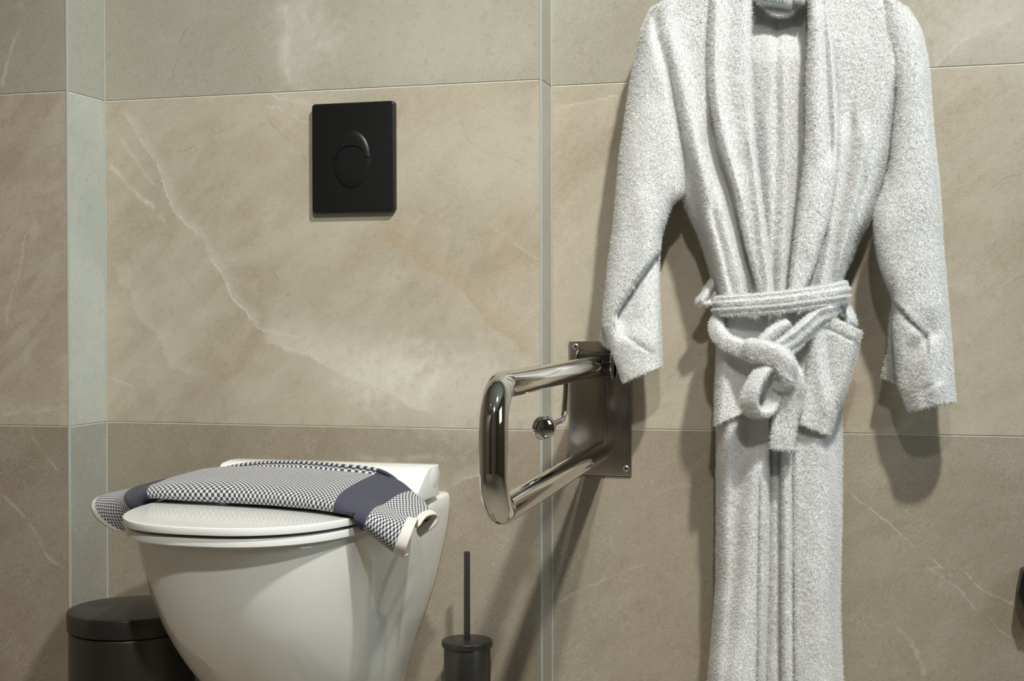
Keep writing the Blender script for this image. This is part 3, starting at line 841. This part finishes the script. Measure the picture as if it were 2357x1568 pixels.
def sleeve(name, rows, parent, yc, half, creases=(), seed=0.0, wr=.004, nth=64, ny=None, extra=None):
    """closed tube from its two outline edges; rows = (xl, yl, xr, yr)"""
    R = np.array(rows, float)
    ny = ny or int((R[:, 1].max()-R[:, 1].min())/6)
    Q = catmull(R, ny)
    th = np.linspace(0, 2*PI, nth, endpoint=False)
    ca, sa = np.cos(th), np.sin(th)
    u = .5-.5*np.sign(ca)*np.abs(ca)**.8
    px = Q[:, 0:1]*(1-u)+Q[:, 2:3]*u; py = Q[:, 1:2]*(1-u)+Q[:, 3:4]*u
    hw = np.interp(np.linspace(0, 1, ny), [0, .5, 1], [half*1.0, half, half*.85])[:, None]
    s_ = np.sign(sa)*np.abs(sa)**.75
    fr = np.clip(sa*3, 0, 1)[None, :]
    wy = yc-hw*s_[None, :]
    wy = wy+crease_depth(px, py, creases)*fr
    G = np.array([[PY(px[i, j], py[i, j], wy[i, j]) for j in range(nth)] for i in range(ny)])
    G[:, :, 1] += (wrinkle(G, wr, 13, seed)+wrinkle(G, wr*.5, 34, seed+3))
    # open tube with cloth thickness: inner wall, hem at the cuff
    C = G.mean(1, keepdims=True)
    inner = C+(G-C)*.86
    vs = np.concatenate([G.reshape(-1, 3), inner.reshape(-1, 3)]); o_ = ny*nth
    fs = []
    for i in range(ny-1):
        for j in range(nth):
            a, b_ = i*nth+j, i*nth+(j+1) % nth
            fs.append((a, b_, b_+nth, a+nth)); fs.append((o_+a, o_+a+nth, o_+b_+nth, o_+b_))
    for i in (0, ny-1):
        for j in range(nth):
            a, b_ = i*nth+j, i*nth+(j+1) % nth
            fs.append((a, o_+a, o_+b_, b_))
    w = np.zeros(2*o_); w[:o_] = 1
    if extra is not None:
        base = len(vs); vs = np.concatenate([vs, extra[0]]); fs += [tuple(base+k for k in f) for f in extra[1]]
        w = np.concatenate([w, np.ones(len(extra[0]))])
    o = obj(name, vs, fs, M_terry, parent)
    bm = bmesh.new(); bm.from_mesh(o.data); bmesh.ops.recalc_face_normals(bm, faces=bm.faces[:]); bm.to_mesh(o.data); bm.free()
    add_pile(o, w)
    return o
def band(name, path, parent, width, thick, wdir, ridges=0, n=70, seg=28, seed=0.0, wr=.0012, mat=None, fur=1.0, open_ends=True):
    """soft flat belt swept along path [(px,py,world y)]; wdir: list of width directions (world)"""
    P0 = np.array([PY(*q) for q in path])
    D = np.array(wdir if isinstance(wdir[0], (tuple, list)) else [wdir]*len(path), float)
    Wd = np.array(width if hasattr(width, '__len__') else [width]*len(path), float)
    Z = catmull_even(np.concatenate([P0, D, Wd[:, None]], 1), n)
    P, D, Wd = Z[:, :3], Z[:, 3:6], Z[:, 6]
    T = np.gradient(P, axis=0); T /= np.linalg.norm(T, axis=1)[:, None]
    D = D-T*(D*T).sum(1)[:, None]; D /= np.linalg.norm(D, axis=1)[:, None]
    Nn = np.cross(T, D)
    a = np.linspace(0, 2*PI, seg, endpoint=False)
    cx = np.sign(np.cos(a))*np.abs(np.cos(a))**.55*.5; sy = np.sign(np.sin(a))*np.abs(np.sin(a))**.8*.5
    rd = 1+.0*cx
    if ridges: rd = 1+.42*np.cos(2*PI*(cx+.5)*ridges)
    G = P[:, None, :]+D[:, None, :]*(cx[None, :, None]*Wd[:, None, None])+Nn[:, None, :]*(sy*rd*thick)[None, :, None]
    ds = wrinkle(G, wr, 40, seed)+wrinkle(G, wr, 90, seed+2)
    G = G+Nn[:, None, :]*(ds*np.sign(sy)[None, :])[..., None]
    vs = G.reshape(-1, 3); fs = []
    for i in range(n-1):
        for j in range(seg):
            b_ = (j+1) % seg
            fs.append((i*seg+j, i*seg+b_, (i+1)*seg+b_, (i+1)*seg+j))
    fs.append(tuple(range(seg))[::-1]); fs.append(tuple((n-1)*seg+j for j in range(seg)))
    o = obj(name, vs, fs, mat or M_terry, parent)
    bm = bmesh.new(); bm.from_mesh(o.data); bmesh.ops.recalc_face_normals(bm, faces=bm.faces[:]); bm.to_mesh(o.data); bm.free()
    if fur: add_pile(o, np.ones(len(vs)), fur)
    return o

# ------------------------------------------------------------------ towel on the lid
M_towel, nt, b = new_mat('checked_towel')
uvn = N(nt, 'ShaderNodeUVMap'); uvn.uv_map = 'UVMap'
sp = N(nt, 'ShaderNodeSeparateXYZ'); L(nt, uvn.outputs[0], sp.inputs[0])
U_, V_ = sp.outputs[0], sp.outputs[1]
CU, CV = .0034, .0072
jag = noise_(nt, uvn.outputs[0], 900, 1, .5)
fu = math_(nt, 'FRACT', math_(nt, 'DIVIDE', U_, .00075))
tooth = math_(nt, 'MULTIPLY', math_(nt, 'SUBTRACT', math_(nt, 'ABSOLUTE', math_(nt, 'SUBTRACT', fu, .5)), .25), .0026)
v2 = math_(nt, 'ADD', V_, tooth)
u2 = math_(nt, 'MULTIPLY_ADD', math_(nt, 'SUBTRACT', jag.outputs[0], .5), .0006, U_)
ku = math_(nt, 'FLOOR', math_(nt, 'DIVIDE', u2, CU)); kv = math_(nt, 'FLOOR', math_(nt, 'DIVIDE', v2, CV))
chk = math_(nt, 'MODULO', math_(nt, 'ADD', math_(nt, 'ADD', ku, kv), 1000.0), 2.0)
chk = math_(nt, 'GREATER_THAN', chk, .5)
# fine stitches inside the light cells
st = math_(nt, 'MULTIPLY', math_(nt, 'GREATER_THAN', math_(nt, 'FRACT', math_(nt, 'DIVIDE', V_, .0021)), .80), .35)
st2 = math_(nt, 'MULTIPLY', math_(nt, 'GREATER_THAN', math_(nt, 'FRACT', math_(nt, 'DIVIDE', u2, .0010)), .78), .28)
stt = math_(nt, 'MAXIMUM', st, st2)
light = mix_(nt, stt, (.80, .785, .755, 1), (.42, .41, .42, 1))
rib = math_(nt, 'FRACT', math_(nt, 'DIVIDE', V_, .0021))
navy = mix_(nt, ramp_(nt, rib, .25, .75), (.046, .045, .072, 1), (.080, .080, .122, 1))
c = mix_(nt, chk, navy, light)
def inband(lo, hi): return math_(nt, 'MULTIPLY', math_(nt, 'GREATER_THAN', U_, lo), math_(nt, 'LESS_THAN', U_, hi))
TB = dict(h0=.010, c0=.072, n0=.125, c1=.402, n1=.472, h1=.535)   # hem, checks, navy, checks, navy, checks, hem
solid = math_(nt, 'MAXIMUM', inband(TB['c0'], TB['n0']), inband(TB['c1'], TB['n1']))
c = mix_(nt, solid, c, navy)
hem = math_(nt, 'MAXIMUM', math_(nt, 'LESS_THAN', U_, TB['h0']), math_(nt, 'GREATER_THAN', U_, TB['h1']))
c = mix_(nt, hem, c, (.82, .765, .69, 1))
L(nt, c, b.inputs['Base Color']); b.inputs['Roughness'].default_value = .92; b.inputs['Specular IOR Level'].default_value = .12
b.inputs['Sheen Weight'].default_value = .12
seam = math_(nt, 'MULTIPLY', math_(nt, 'LESS_THAN', math_(nt, 'ABSOLUTE', math_(nt, 'SUBTRACT', U_, TB['h1']+.011)), .0009), -2.0)
hgt = math_(nt, 'ADD', math_(nt, 'MULTIPLY', ramp_(nt, math_(nt, 'ABSOLUTE', math_(nt, 'SUBTRACT', rib, .5)), .1, .5), -1.0), math_(nt, 'MULTIPLY', chk, .6))
hgt = math_(nt, 'MULTIPLY', hgt, math_(nt, 'SUBTRACT', 1.0, hem))
hgt = math_(nt, 'ADD', hgt, seam)
hgt = math_(nt, 'ADD', hgt, math_(nt, 'MULTIPLY', noise_(nt, uvn.outputs[0], 1500, 2).outputs[0], .8))
bp = N(nt, 'ShaderNodeBump'); bp.inputs['Strength'].default_value = .7; bp.inputs['Distance'].default_value = .0009
L(nt, hgt, bp.inputs['Height']); L(nt, bp.outputs[0], b.inputs['Normal'])

# stations along the towel (left end -> right end); each: u (m along towel) and 9 points (px, py, world y)
# across: under-front, front-bottom, front belly, front shoulder, valley, crown, back top, back, under-back
ST = [
 (0.000, [(318,1222,-.33),(300,1228,-.345),(262,1221,-.345),(226,1198,-.335),(209,1172,-.320),(213,1153,-.30),(232,1141,-.270),(262,1140,-.240),(290,1160,-.230)]),
 (0.018, [(330,1215,-.33),(312,1224,-.345),(280,1214,-.350),(247,1190,-.345),(230,1163,-.330),(234,1143,-.30),(254,1134,-.265),(282,1134,-.235),(306,1152,-.230)]),
 (0.050, [(338,1195,-.33),(328,1200,-.345),(305,1192,-.360),(281,1172,-.360),(268,1150,-.345),(275,1134,-.31),(296,1125,-.265),(320,1125,-.230),(340,1142,-.225)]),
 (0.085, [(350,1168,-.33),(340,1166,-.350),(318,1172,-.375),(300,1158,-.372),(296,1140,-.355),(308,1126,-.315),(332,1114,-.260),(360,1112,-.222),(376,1126,-.215)]),
 (0.125, [(372,1150,-.330),(356,1149,-.356),(343,1146,-.376),(338,1132,-.376),(346,1118,-.355),(366,1110,-.310),(396,1098,-.245),(424,1094,-.205),(440,1108,-.198)]),
 (0.180, [(442,1155,-.330),(432,1156,-.360),(424,1147,-.380),(424,1128,-.376),(434,1112,-.350),(450,1103,-.300),(470,1083,-.225),(490,1077,-.170),(502,1090,-.160)]),
 (0.240, [(546,1162,-.335),(540,1163,-.368),(536,1151,-.388),(536,1130,-.382),(544,1112,-.352),(556,1099,-.300),(572,1080,-.210),(584,1074,-.150),(592,1088,-.140)]),
 (0.310, [(646,1168,-.345),(640,1169,-.380),(638,1158,-.400),(640,1138,-.394),(648,1120,-.360),(658,1104,-.300),(674,1084,-.205),(684,1078,-.145),(690,1092,-.135)]),
 (0.365, [(718,1176,-.360),(714,1177,-.398),(714,1166,-.418),(718,1148,-.412),(728,1130,-.375),(744,1112,-.310),(764,1092,-.210),(778,1085,-.148),(784,1098,-.140)]),
 (0.402, [(770,1184,-.375),(766,1186,-.416),(766,1176,-.438),(770,1158,-.430),(782,1138,-.385),(806,1120,-.315),(842,1101,-.215),(864,1093,-.155),(872,1106,-.148)]),
 (0.438, [(812,1206,-.390),(804,1208,-.432),(806,1196,-.454),(814,1176,-.444),(832,1156,-.395),(858,1140,-.325),(894,1118,-.240),(914,1104,-.180),(922,1116,-.172)]),
 (0.472, [(850,1228,-.395),(838,1222,-.436),(839,1208,-.458),(850,1184,-.446),(864,1168,-.400),(884,1160,-.335),(918,1138,-.262),(948,1130,-.212),(956,1142,-.205)]),
 (0.505, [(884,1254,-.390),(872,1246,-.428),(874,1232,-.450),(890,1200,-.438),(904,1184,-.396),(922,1180,-.340),(956,1158,-.275),(974,1152,-.236),(976,1164,-.232)]),
 (0.535, [(918,1276,-.382),(905,1272,-.418),(910,1254,-.440),(928,1212,-.428),(940,1190,-.392),(950,1200,-.352),(970,1180,-.300),(994,1174,-.262),(994,1196,-.258),(962,1222,-.262)]),
 (0.562, [(940,1281,-.378),(927,1283,-.412),(935,1262,-.434),(952,1216,-.422),(962,1193,-.390),(964,1212,-.352),(984,1186,-.302),(1008,1184,-.266),(1005,1208,-.262),(968,1237,-.266)]),
]
ST = [(s[0], s[1] if len(s[1]) == 10 else s[1]+[(s[1][-1][0]-4, s[1][-1][1]+1, s[1][-1][2]-.004)]) for s in ST]
us = np.array([s[0] for s in ST]); A = np.array([[PY(*q) for q in s[1]] for s in ST])
nu_, nv_ = 190, 72
ug = np.linspace(us[0], us[-1], nu_)
tpar = np.interp(ug, us, np.arange(len(us)))
cols = []
for k in range(A.shape[1]):
    Cq = catmull(A[:, k], 2000); cols.append(np.stack([np.interp(tpar, np.linspace(0, len(us)-1, 2000), Cq[:, j]) for j in range(3)], 1))
cols = np.stack(cols, 1)
G = np.array([catmull_even(cols[i], nv_) for i in range(nu_)])
# keep the cloth out of the lid and seat
for i in range(nu_):
    for j in range(nv_):
        x, y, z = G[i, j]
        if abs(x-TCX) < .187 and y > -.55:
            zl = .5052+lidz(0, y)+.0052
            if z < zl: G[i, j, 2] = zl
mid_i = 95
vlen = np.r_[0, np.cumsum(np.linalg.norm(np.diff(G[mid_i], axis=0), axis=1))]
UV = np.zeros((nu_, nv_, 2))
for i in range(nu_):
    UV[i, :, 0] = ug[i]; UV[i, :, 1] = vlen
towel = thick_sheet('hand_towel', G, .0042, M_towel, None, uv=UV, toward=np.array([.1, -.6, 1.0]))
tag(towel, 'navy and white checked hand towel draped across the closed toilet lid', 'towel')

# ------------------------------------------------------------------ bathrobe
robe = empty('bathrobe', (-.17, .0, 1.30))
tag(robe, 'white terry bathrobe with a tied belt hanging against the right part of the wall', 'bathrobe')
# back of the robe, seen through the neck opening and down the middle
cloth('back_panel', [(1650,-110,1960,-110),(1560,0,2040,0),(1540,150,2050,150),(1570,300,2030,300),(1600,450,1985,450),(1640,600,1945,600),(1660,700,1928,700),(1660,850,1935,850),(1652,1000,1938,1000),(1655,1200,1937,1200),(1645,1400,1934,1400),(1632,1568,1940,1568),(1620,1720,1945,1720)],
      robe, .000, .040, (.12, .12), [([(1796,150),(1797,720)], -.030, (74,24), 'v', 130), ([(1788,60),(1790,300),(1786,520),(1776,690)], .005, 9, 'v'), ([(1806,200),(1812,400),(1806,560),(1800,690)], -.005, 12, 'v'), ([(1838,100),(1840,400),(1822,640)], .005, 8, 'v'), ([(1765,300),(1772,480),(1770,690)], -.004, 12, 'v'),
                                    ([(1784,980),(1786,1300),(1782,1720)], -.024, 24, 'v')], wr=.003, seed=2)
# front panels
cloth('front_panel', [(1585,-62,1668,-105),(1540,-4,1660,-40),(1500,32,1655,10),(1482,80,1655,70),(1478,140,1655,140),(1500,200,1656,205),(1532,270,1668,275),(1548,350,1690,350),(1562,430,1712,430),(1582,490,1728,490),(1606,540,1742,540),(1626,600,1756,600),(1644,660,1766,660),(1656,706,1772,706)],
      robe, -.040, .012, (.30, 0), [([(1512,70),(1541,178),(1569,321),(1594,428),(1616,530),(1650,690)], .017, 14, 'v'), ([(1540,90),(1568,200),(1600,330),(1630,450),(1660,600),(1678,700)], -.010, 24, 'v'),
                                     ([(1640,330),(1676,440),(1705,540),(1732,640)], .021, 18, 'v', 130), ([(1600,330),(1640,480),(1680,640),(1690,700)], -.006, 10, 'v'),
                                     ([(1640,480),(1665,580),(1692,700)], .012, 8, 'v'), ([(1660,480),(1690,590),(1716,700)], -.007, 10, 'v')], wr=.003, seed=11, ny=170)
cloth('front_panel', [(1890,-105,1985,-68),(1895,-40,2050,-8),(1900,10,2088,28),(1900,70,2104,80),(1900,140,2112,140),(1905,205,2086,205),(1905,275,2066,275),(1900,350,2054,350),(1890,430,2030,430),(1875,490,2006,500),(1860,540,1980,550),(1845,600,1956,606),(1832,650,1936,650),(1822,706,1924,690)],
      robe, -.042, .012, (0, .30), [([(1962,300),(1950,420),(1930,540),(1908,690)], .009, 7, 'v'), ([(1990,330),(1970,450),(1945,570),(1922,690)], -.009, 13, 'v'), ([(1935,330),(1925,450),(1900,580),(1884,700)], -.009, 14, 'v'),
                                     ([(1990,420),(1970,500),(1946,600)], .008, 6, 'v'), ([(1905,150),(1912,280),(1905,420),(1885,540),(1862,640)], .016, 16, 'v'), ([(1900,560),(1880,640),(1866,700)], .007, 7, 'v')], wr=.003, seed=21, ny=170)
# shawl collar: two lapels and the roll behind the neck
cloth('lapel', [(1668,-112,1760,-112),(1640,-30,1733,-30),(1632,40,1730,40),(1629,120,1731,120),(1631,200,1733,200),(1642,270,1736,270),(1656,330,1739,330),(1676,390,1745,390),(1692,440,1752,440),(1703,500,1760,500),(1716,560,1768,560),(1732,620,1775,620),(1746,670,1780,670),(1752,712,1783,712)],
      robe, -.057, -.044, (.22, .22), [([(1680,20),(1675,150),(1690,260),(1705,360)], .004, 20, 'v'), ([(1648,20),(1644,150),(1652,250),(1672,340),(1700,440)], -.005, 8, 'v'), ([(1730,330),(1742,430),(1756,560),(1772,690)], -.006, 9, 'v')], wr=.0022, seed=31, th=.010)
cloth('lapel', [(1825,-112,1890,-112),(1856,-30,1902,-30),(1862,40,1910,40),(1858,120,1920,120),(1855,200,1926,200),(1855,270,1930,270),(1854,330,1930,330),(1850,390,1927,390),(1842,450,1920,450),(1834,510,1906,510),(1827,570,1888,570),(1820,630,1868,630),(1814,680,1846,680),(1810,712,1836,712)],
      robe, -.057, -.044, (.18, .18), [([(1895,0),(1902,120),(1908,220),(1912,330)], .012, 7, 'v'), ([(1880,60),(1878,200),(1880,400),(1862,560)], -.004, 18, 'v'), ([(1866,60),(1862,200),(1866,330)], .003, 10, 'v')], wr=.0025, seed=41, th=.010)
cloth('neck_collar', [(1700,-116,1900,-116),(1720,-70,1884,-70),(1726,-30,1872,-30),(1732,-6,1864,-6),(1742,6,1852,6)], robe, -.036, -.016, (.2, .2), [], wr=.0015, seed=51, th=.016, bow=31, nx=40, ny=34)
# sleeves
lx = []
def flap(pts, yv, th=.006):
    """small folded-back piece of a cuff"""
    F = np.array([PY(px, py, y) for (px, py), y in zip(pts, yv)]); B = F+np.array([0, th, 0])
    k = len(pts); V_ = np.concatenate([F, B])
    return V_, [tuple(range(k)), tuple(range(k, 2*k))[::-1]]+[(i, k+i, k+(i+1) % k, (i+1) % k) for i in range(k)]
sleeve('sleeve', [(1500,20,1560,-20),(1478,72,1560,120),(1467,128,1566,210),(1453,185,1572,290),(1441,268,1576,370),(1428,357,1573,440),(1420,446,1545,474),(1411,536,1524,532),(1402,610,1517,580),(1394,690,1516,660),(1390,745,1518,750),(1402,780,1520,800),(1418,830,1521,825),(1434,880,1522,845)],
       robe, -.014, .034, [([(1517,572),(1480,622),(1440,682),(1414,722)], .030, 55, 'r'), ([(1512,70),(1541,178),(1569,321),(1590,420)], .012, 12, 'v'), ([(1470,480),(1490,560),(1475,640)], -.004, 25, 'v'), ([(1440,770),(1480,800),(1500,810)], .004, 10, 'v')], seed=61,
       extra=flap([(1394,735),(1384,765),(1381,784),(1392,797),(1410,806),(1430,810),(1420,760)], [.0, .004, .006, .006, .004, .0, 0]))
sleeve('sleeve', [(2030,-20,2086,18),(2030,60,2114,62),(2050,130,2127,110),(2058,210,2136,160),(2058,280,2145,290),(2052,360,2157,400),(2036,430,2163,470),(2014,500,2167,545),(2022,590,2173,620),(2040,645,2179,690),(2056,690,2184,750),(2058,760,2188,800),(2062,820,2191,845),(2068,880,2194,885),(2078,910,2196,905),(2092,946,2198,926)],
       robe, -.014, .034, [([(2062,690),(2100,735),(2139,770)], .016, 30, 'l'), ([(2139,768),(2110,800),(2090,850),(2085,930)], .010, 22, 'v'), ([(2050,690),(2085,740),(2130,790),(2150,880)], -.006, 22, 'v'), ([(2060,230),(2050,320),(2045,380)], .012, 7, 'v'), ([(2130,890),(2160,880)], .004, 10, 'v')], seed=71,
       extra=flap([(2056,690),(2048,740),(2046,797),(2030,868),(2048,874),(2066,884),(2085,850),(2080,740)], [.004, .006, .008, .010, .008, .004, .002, 0]))
# skirts of the robe below the belt
cloth('skirt', [(1656,700,1768,700),(1652,760,1768,760),(1648,850,1769,850),(1645,920,1770,920),(1650,1000,1771,1000),(1650,1100,1772,1100),(1649,1250,1770,1250),(1648,1350,1768,1350),(1640,1450,1765,1450),(1630,1568,1762,1568),(1622,1720,1758,1720)],
      robe, -.046, .020, (.26, .06), [([(1720,960),(1712,1060),(1694,1160),(1690,1260),(1680,1380),(1664,1480)], .010, 26, 'v'), ([(1736,1080),(1728,1160),(1718,1280),(1704,1420),(1690,1560)], -.008, 22, 'v'), ([(1680,990),(1672,1060)], -.006, 22, 'v'),
                                      ([(1747,1140),(1745,1300),(1743,1568)], .012, 3.5, 'v'), ([(1660,1400),(1654,1500),(1646,1600)], -.006, 14, 'v')], wr=.0035, seed=81)
cloth('skirt', [(1800,690,1926,690),(1800,760,1934,750),(1800,850,1934,850),(1798,920,1926,930),(1797,1000,1914,1000),(1796,1100,1926,1100),(1797,1200,1932,1200),(1797,1300,1931,1300),(1797,1400,1930,1400),(1798,1568,1936,1568),(1800,1720,1944,1720)],
      robe, -.046, .020, (.06, .22), [([(1826,960),(1825,1100),(1825,1300),(1828,1568)], .014, 3.5, 'v'), ([(1880,1040),(1876,1200),(1872,1400),(1870,1568)], -.005, 30, 'v'), ([(1905,1100),(1908,1300),(1905,1568)], .005, 14, 'v')], wr=.0035, seed=91)
# pockets
cloth('pocket', [(1655,790,1752,850),(1650,850,1742,890),(1646,930,1730,925),(1643,980,1724,946)], robe, -.058, -.030, (.2, .06), [([(1690,860),(1700,930)], .006, 18, 'v')], wr=.003, seed=101, th=.008)
cloth('pocket', [(1880,712,1986,764),(1868,760,1976,800),(1858,820,1962,850),(1850,880,1946,905),(1842,940,1924,960),(1836,976,1912,1003)], robe, -.062, -.040, (.08, .18),
      [([(1900,800),(1905,860),(1918,930)], .012, 14, 'r'), ([(1880,770),(1886,850),(1900,920)], -.006, 16, 'v'), ([(1890,744),(1975,790)], .004, 8, 'v')], wr=.004, seed=111, th=.008)
# belt loops
band('belt_loop', [(1656,632,.016),(1640,650,.004),(1622,678,-.008),(1612,694,-.012),(1626,700,-.006),(1644,676,.006),(1658,658,.02)], robe, [.012,.014,.016,.018,.018,.016,.012], .008, (.75, -.6, .25), n=40, seed=3)
band('belt_loop', [(1926,690,.016),(1946,706,.002),(1958,728,-.006),(1960,744,-.006),(1950,748,.004),(1936,736,.018)], robe, .020, .008, (-.6, -.6, .4), n=36, seed=4)
# belt: first turn round the waist, then the second turn, knot, loop and tail
belt = band('belt', [(1690,705,.042),(1662,712,.030),(1652,708,-.010),(1656,705,-.052),(1680,704,-.068),(1740,700,-.076),(1800,695,-.080),(1860,687,-.078),(1912,679,-.068),(1936,674,-.045),(1942,672,-.010),(1934,672,.030),(1900,678,.042)], robe, [.028,.028,.029,.030,.031,.032,.032,.032,.033,.033,.032,.030,.028], .013, (0, 0, 1), ridges=3, n=130, seg=44, seed=5)
band('belt_turn', [(1668,724,-.020),(1650,738,-.040),(1652,764,-.062),(1672,786,-.072),(1702,800,-.078),(1732,812,-.084),(1762,822,-.090)], belt, [.020,.024,.026,.026,.025,.026,.026], .018, (.4, -.2, .9), n=70, seed=6)
band('belt_turn', [(1926,706,-.040),(1906,720,-.062),(1880,738,-.070),(1852,760,-.078),(1826,784,-.084),(1800,804,-.088),(1786,816,-.086)], belt, [.026,.032,.033,.033,.032,.030,.028], .014, (.5, 0, .85), ridges=2, n=70, seg=36, seed=7)
band('belt_turn', [(1812,742,-.070),(1796,754,-.076),(1776,768,-.080),(1760,784,-.082),(1750,800,-.082)], belt, [.014,.018,.020,.020,.018], .014, (.3, -.3, .9), n=40, seed=8)
knot = band('belt_knot', [(1722,800,-.086),(1742,806,-.098),(1768,812,-.106),(1794,822,-.110),(1810,842,-.110),(1814,864,-.104),(1804,882,-.094),(1794,886,-.084)], belt, [.028,.033,.034,.034,.032,.028,.024,.020], .022, (.25, -.25, 1), n=90, seg=36, seed=9)
band('belt_loop_end', [(1790,846,-.088),(1768,848,-.100),(1748,862,-.110),(1732,892,-.116),(1724,922,-.114),(1732,946,-.104),(1752,952,-.094),(1772,938,-.086),(1782,908,-.082),(1786,876,-.080)], belt, [.026,.028,.030,.031,.032,.031,.030,.030,.029,.026], .010, (.80, -.55, .15), n=110, seg=36, seed=10)
band('belt_tail', [(1806,838,-.086),(1822,858,-.090),(1826,884,-.088),(1818,920,-.082),(1808,960,-.078),(1803,1000,-.076),(1800,1034,-.074)], belt, [.024,.030,.036,.040,.038,.037,.037], .013, (1, .12, -.05), n=90, seg=36, seed=12)
# sewn-in labels
def label(name, cx, cy, w, h, ang, wy, parent):
    c0 = PY(cx, cy, wy); ca, sa = math.cos(ang), math.sin(ang)
    vs, fs = [], []; n1 = 14
    for s_ in (0, .0008):
        for i in range(n1+1):
            u = -w/2+w*i/n1
            for v in (-h/2, h/2):
                vs.append((c0[0]+u*ca-v*sa, c0[1]+s_+abs(u/w)**2*.006, c0[2]+u*sa+v*ca))
    o_ = 2*(n1+1)
    for i in range(n1):
        a = 2*i; fs.append((a, a+2, a+3, a+1)); fs.append((o_+a, o_+a+1, o_+a+3, o_+a+2))
        fs.append((a, o_+a, o_+a+2, a+2)); fs.append((a+1, a+3, o_+a+3, o_+a+1))
    fs.append((0, 1, o_+1, o_)); fs.append((2*n1, o_+2*n1, o_+2*n1+1, 2*n1+1))
    return obj(name, vs, fs, M_labelcloth, parent), c0
def writing(name, text, cx, cy, size, ang, wy, mat, parent, space=1.0):
    cu = bpy.data.curves.new(name, 'FONT'); cu.body = text; cu.size = size; cu.align_x = 'CENTER'; cu.align_y = 'CENTER'
    cu.extrude = .0001; cu.space_character = space
    t = bpy.data.objects.new(name, cu); COL.objects.link(t)
    bpy.context.view_layer.update()
    me = bpy.data.meshes.new_from_object(t); bpy.data.objects.remove(t)
    c0 = PY(cx, cy, wy)
    me.transform(Matrix.Translation(Vector(c0)) @ Matrix.Rotation(-ang, 4, 'Y') @ Matrix.Rotation(PI/2, 4, 'X'))
    o = bpy.data.objects.new(name, me); COL.objects.link(o); me.materials.append(mat)
    o.parent = parent; o.matrix_parent_inverse = parent.matrix_world.inverted()
    return o
lb, c0 = label('neck_label', 1786, -14, .056, .042, -.19, -.0445, robe)
writing('label_writing', 'ARBOGLOU', 1776, .5, .0092, -.19, -.0462, M_navyink, lb)
writing('label_writing', 'PREMIUM TEXTILES', 1778, 10.5, .0034, -.19, -.0462, M_teal, lb, 1.1)
lb2, c0 = label('size_label', 1842, -9, .019, .026, -.22, -.0500, robe)
writing('label_writing', 'L', 1843, 1, .0060, -.22, -.0517, M_navyink, lb2)
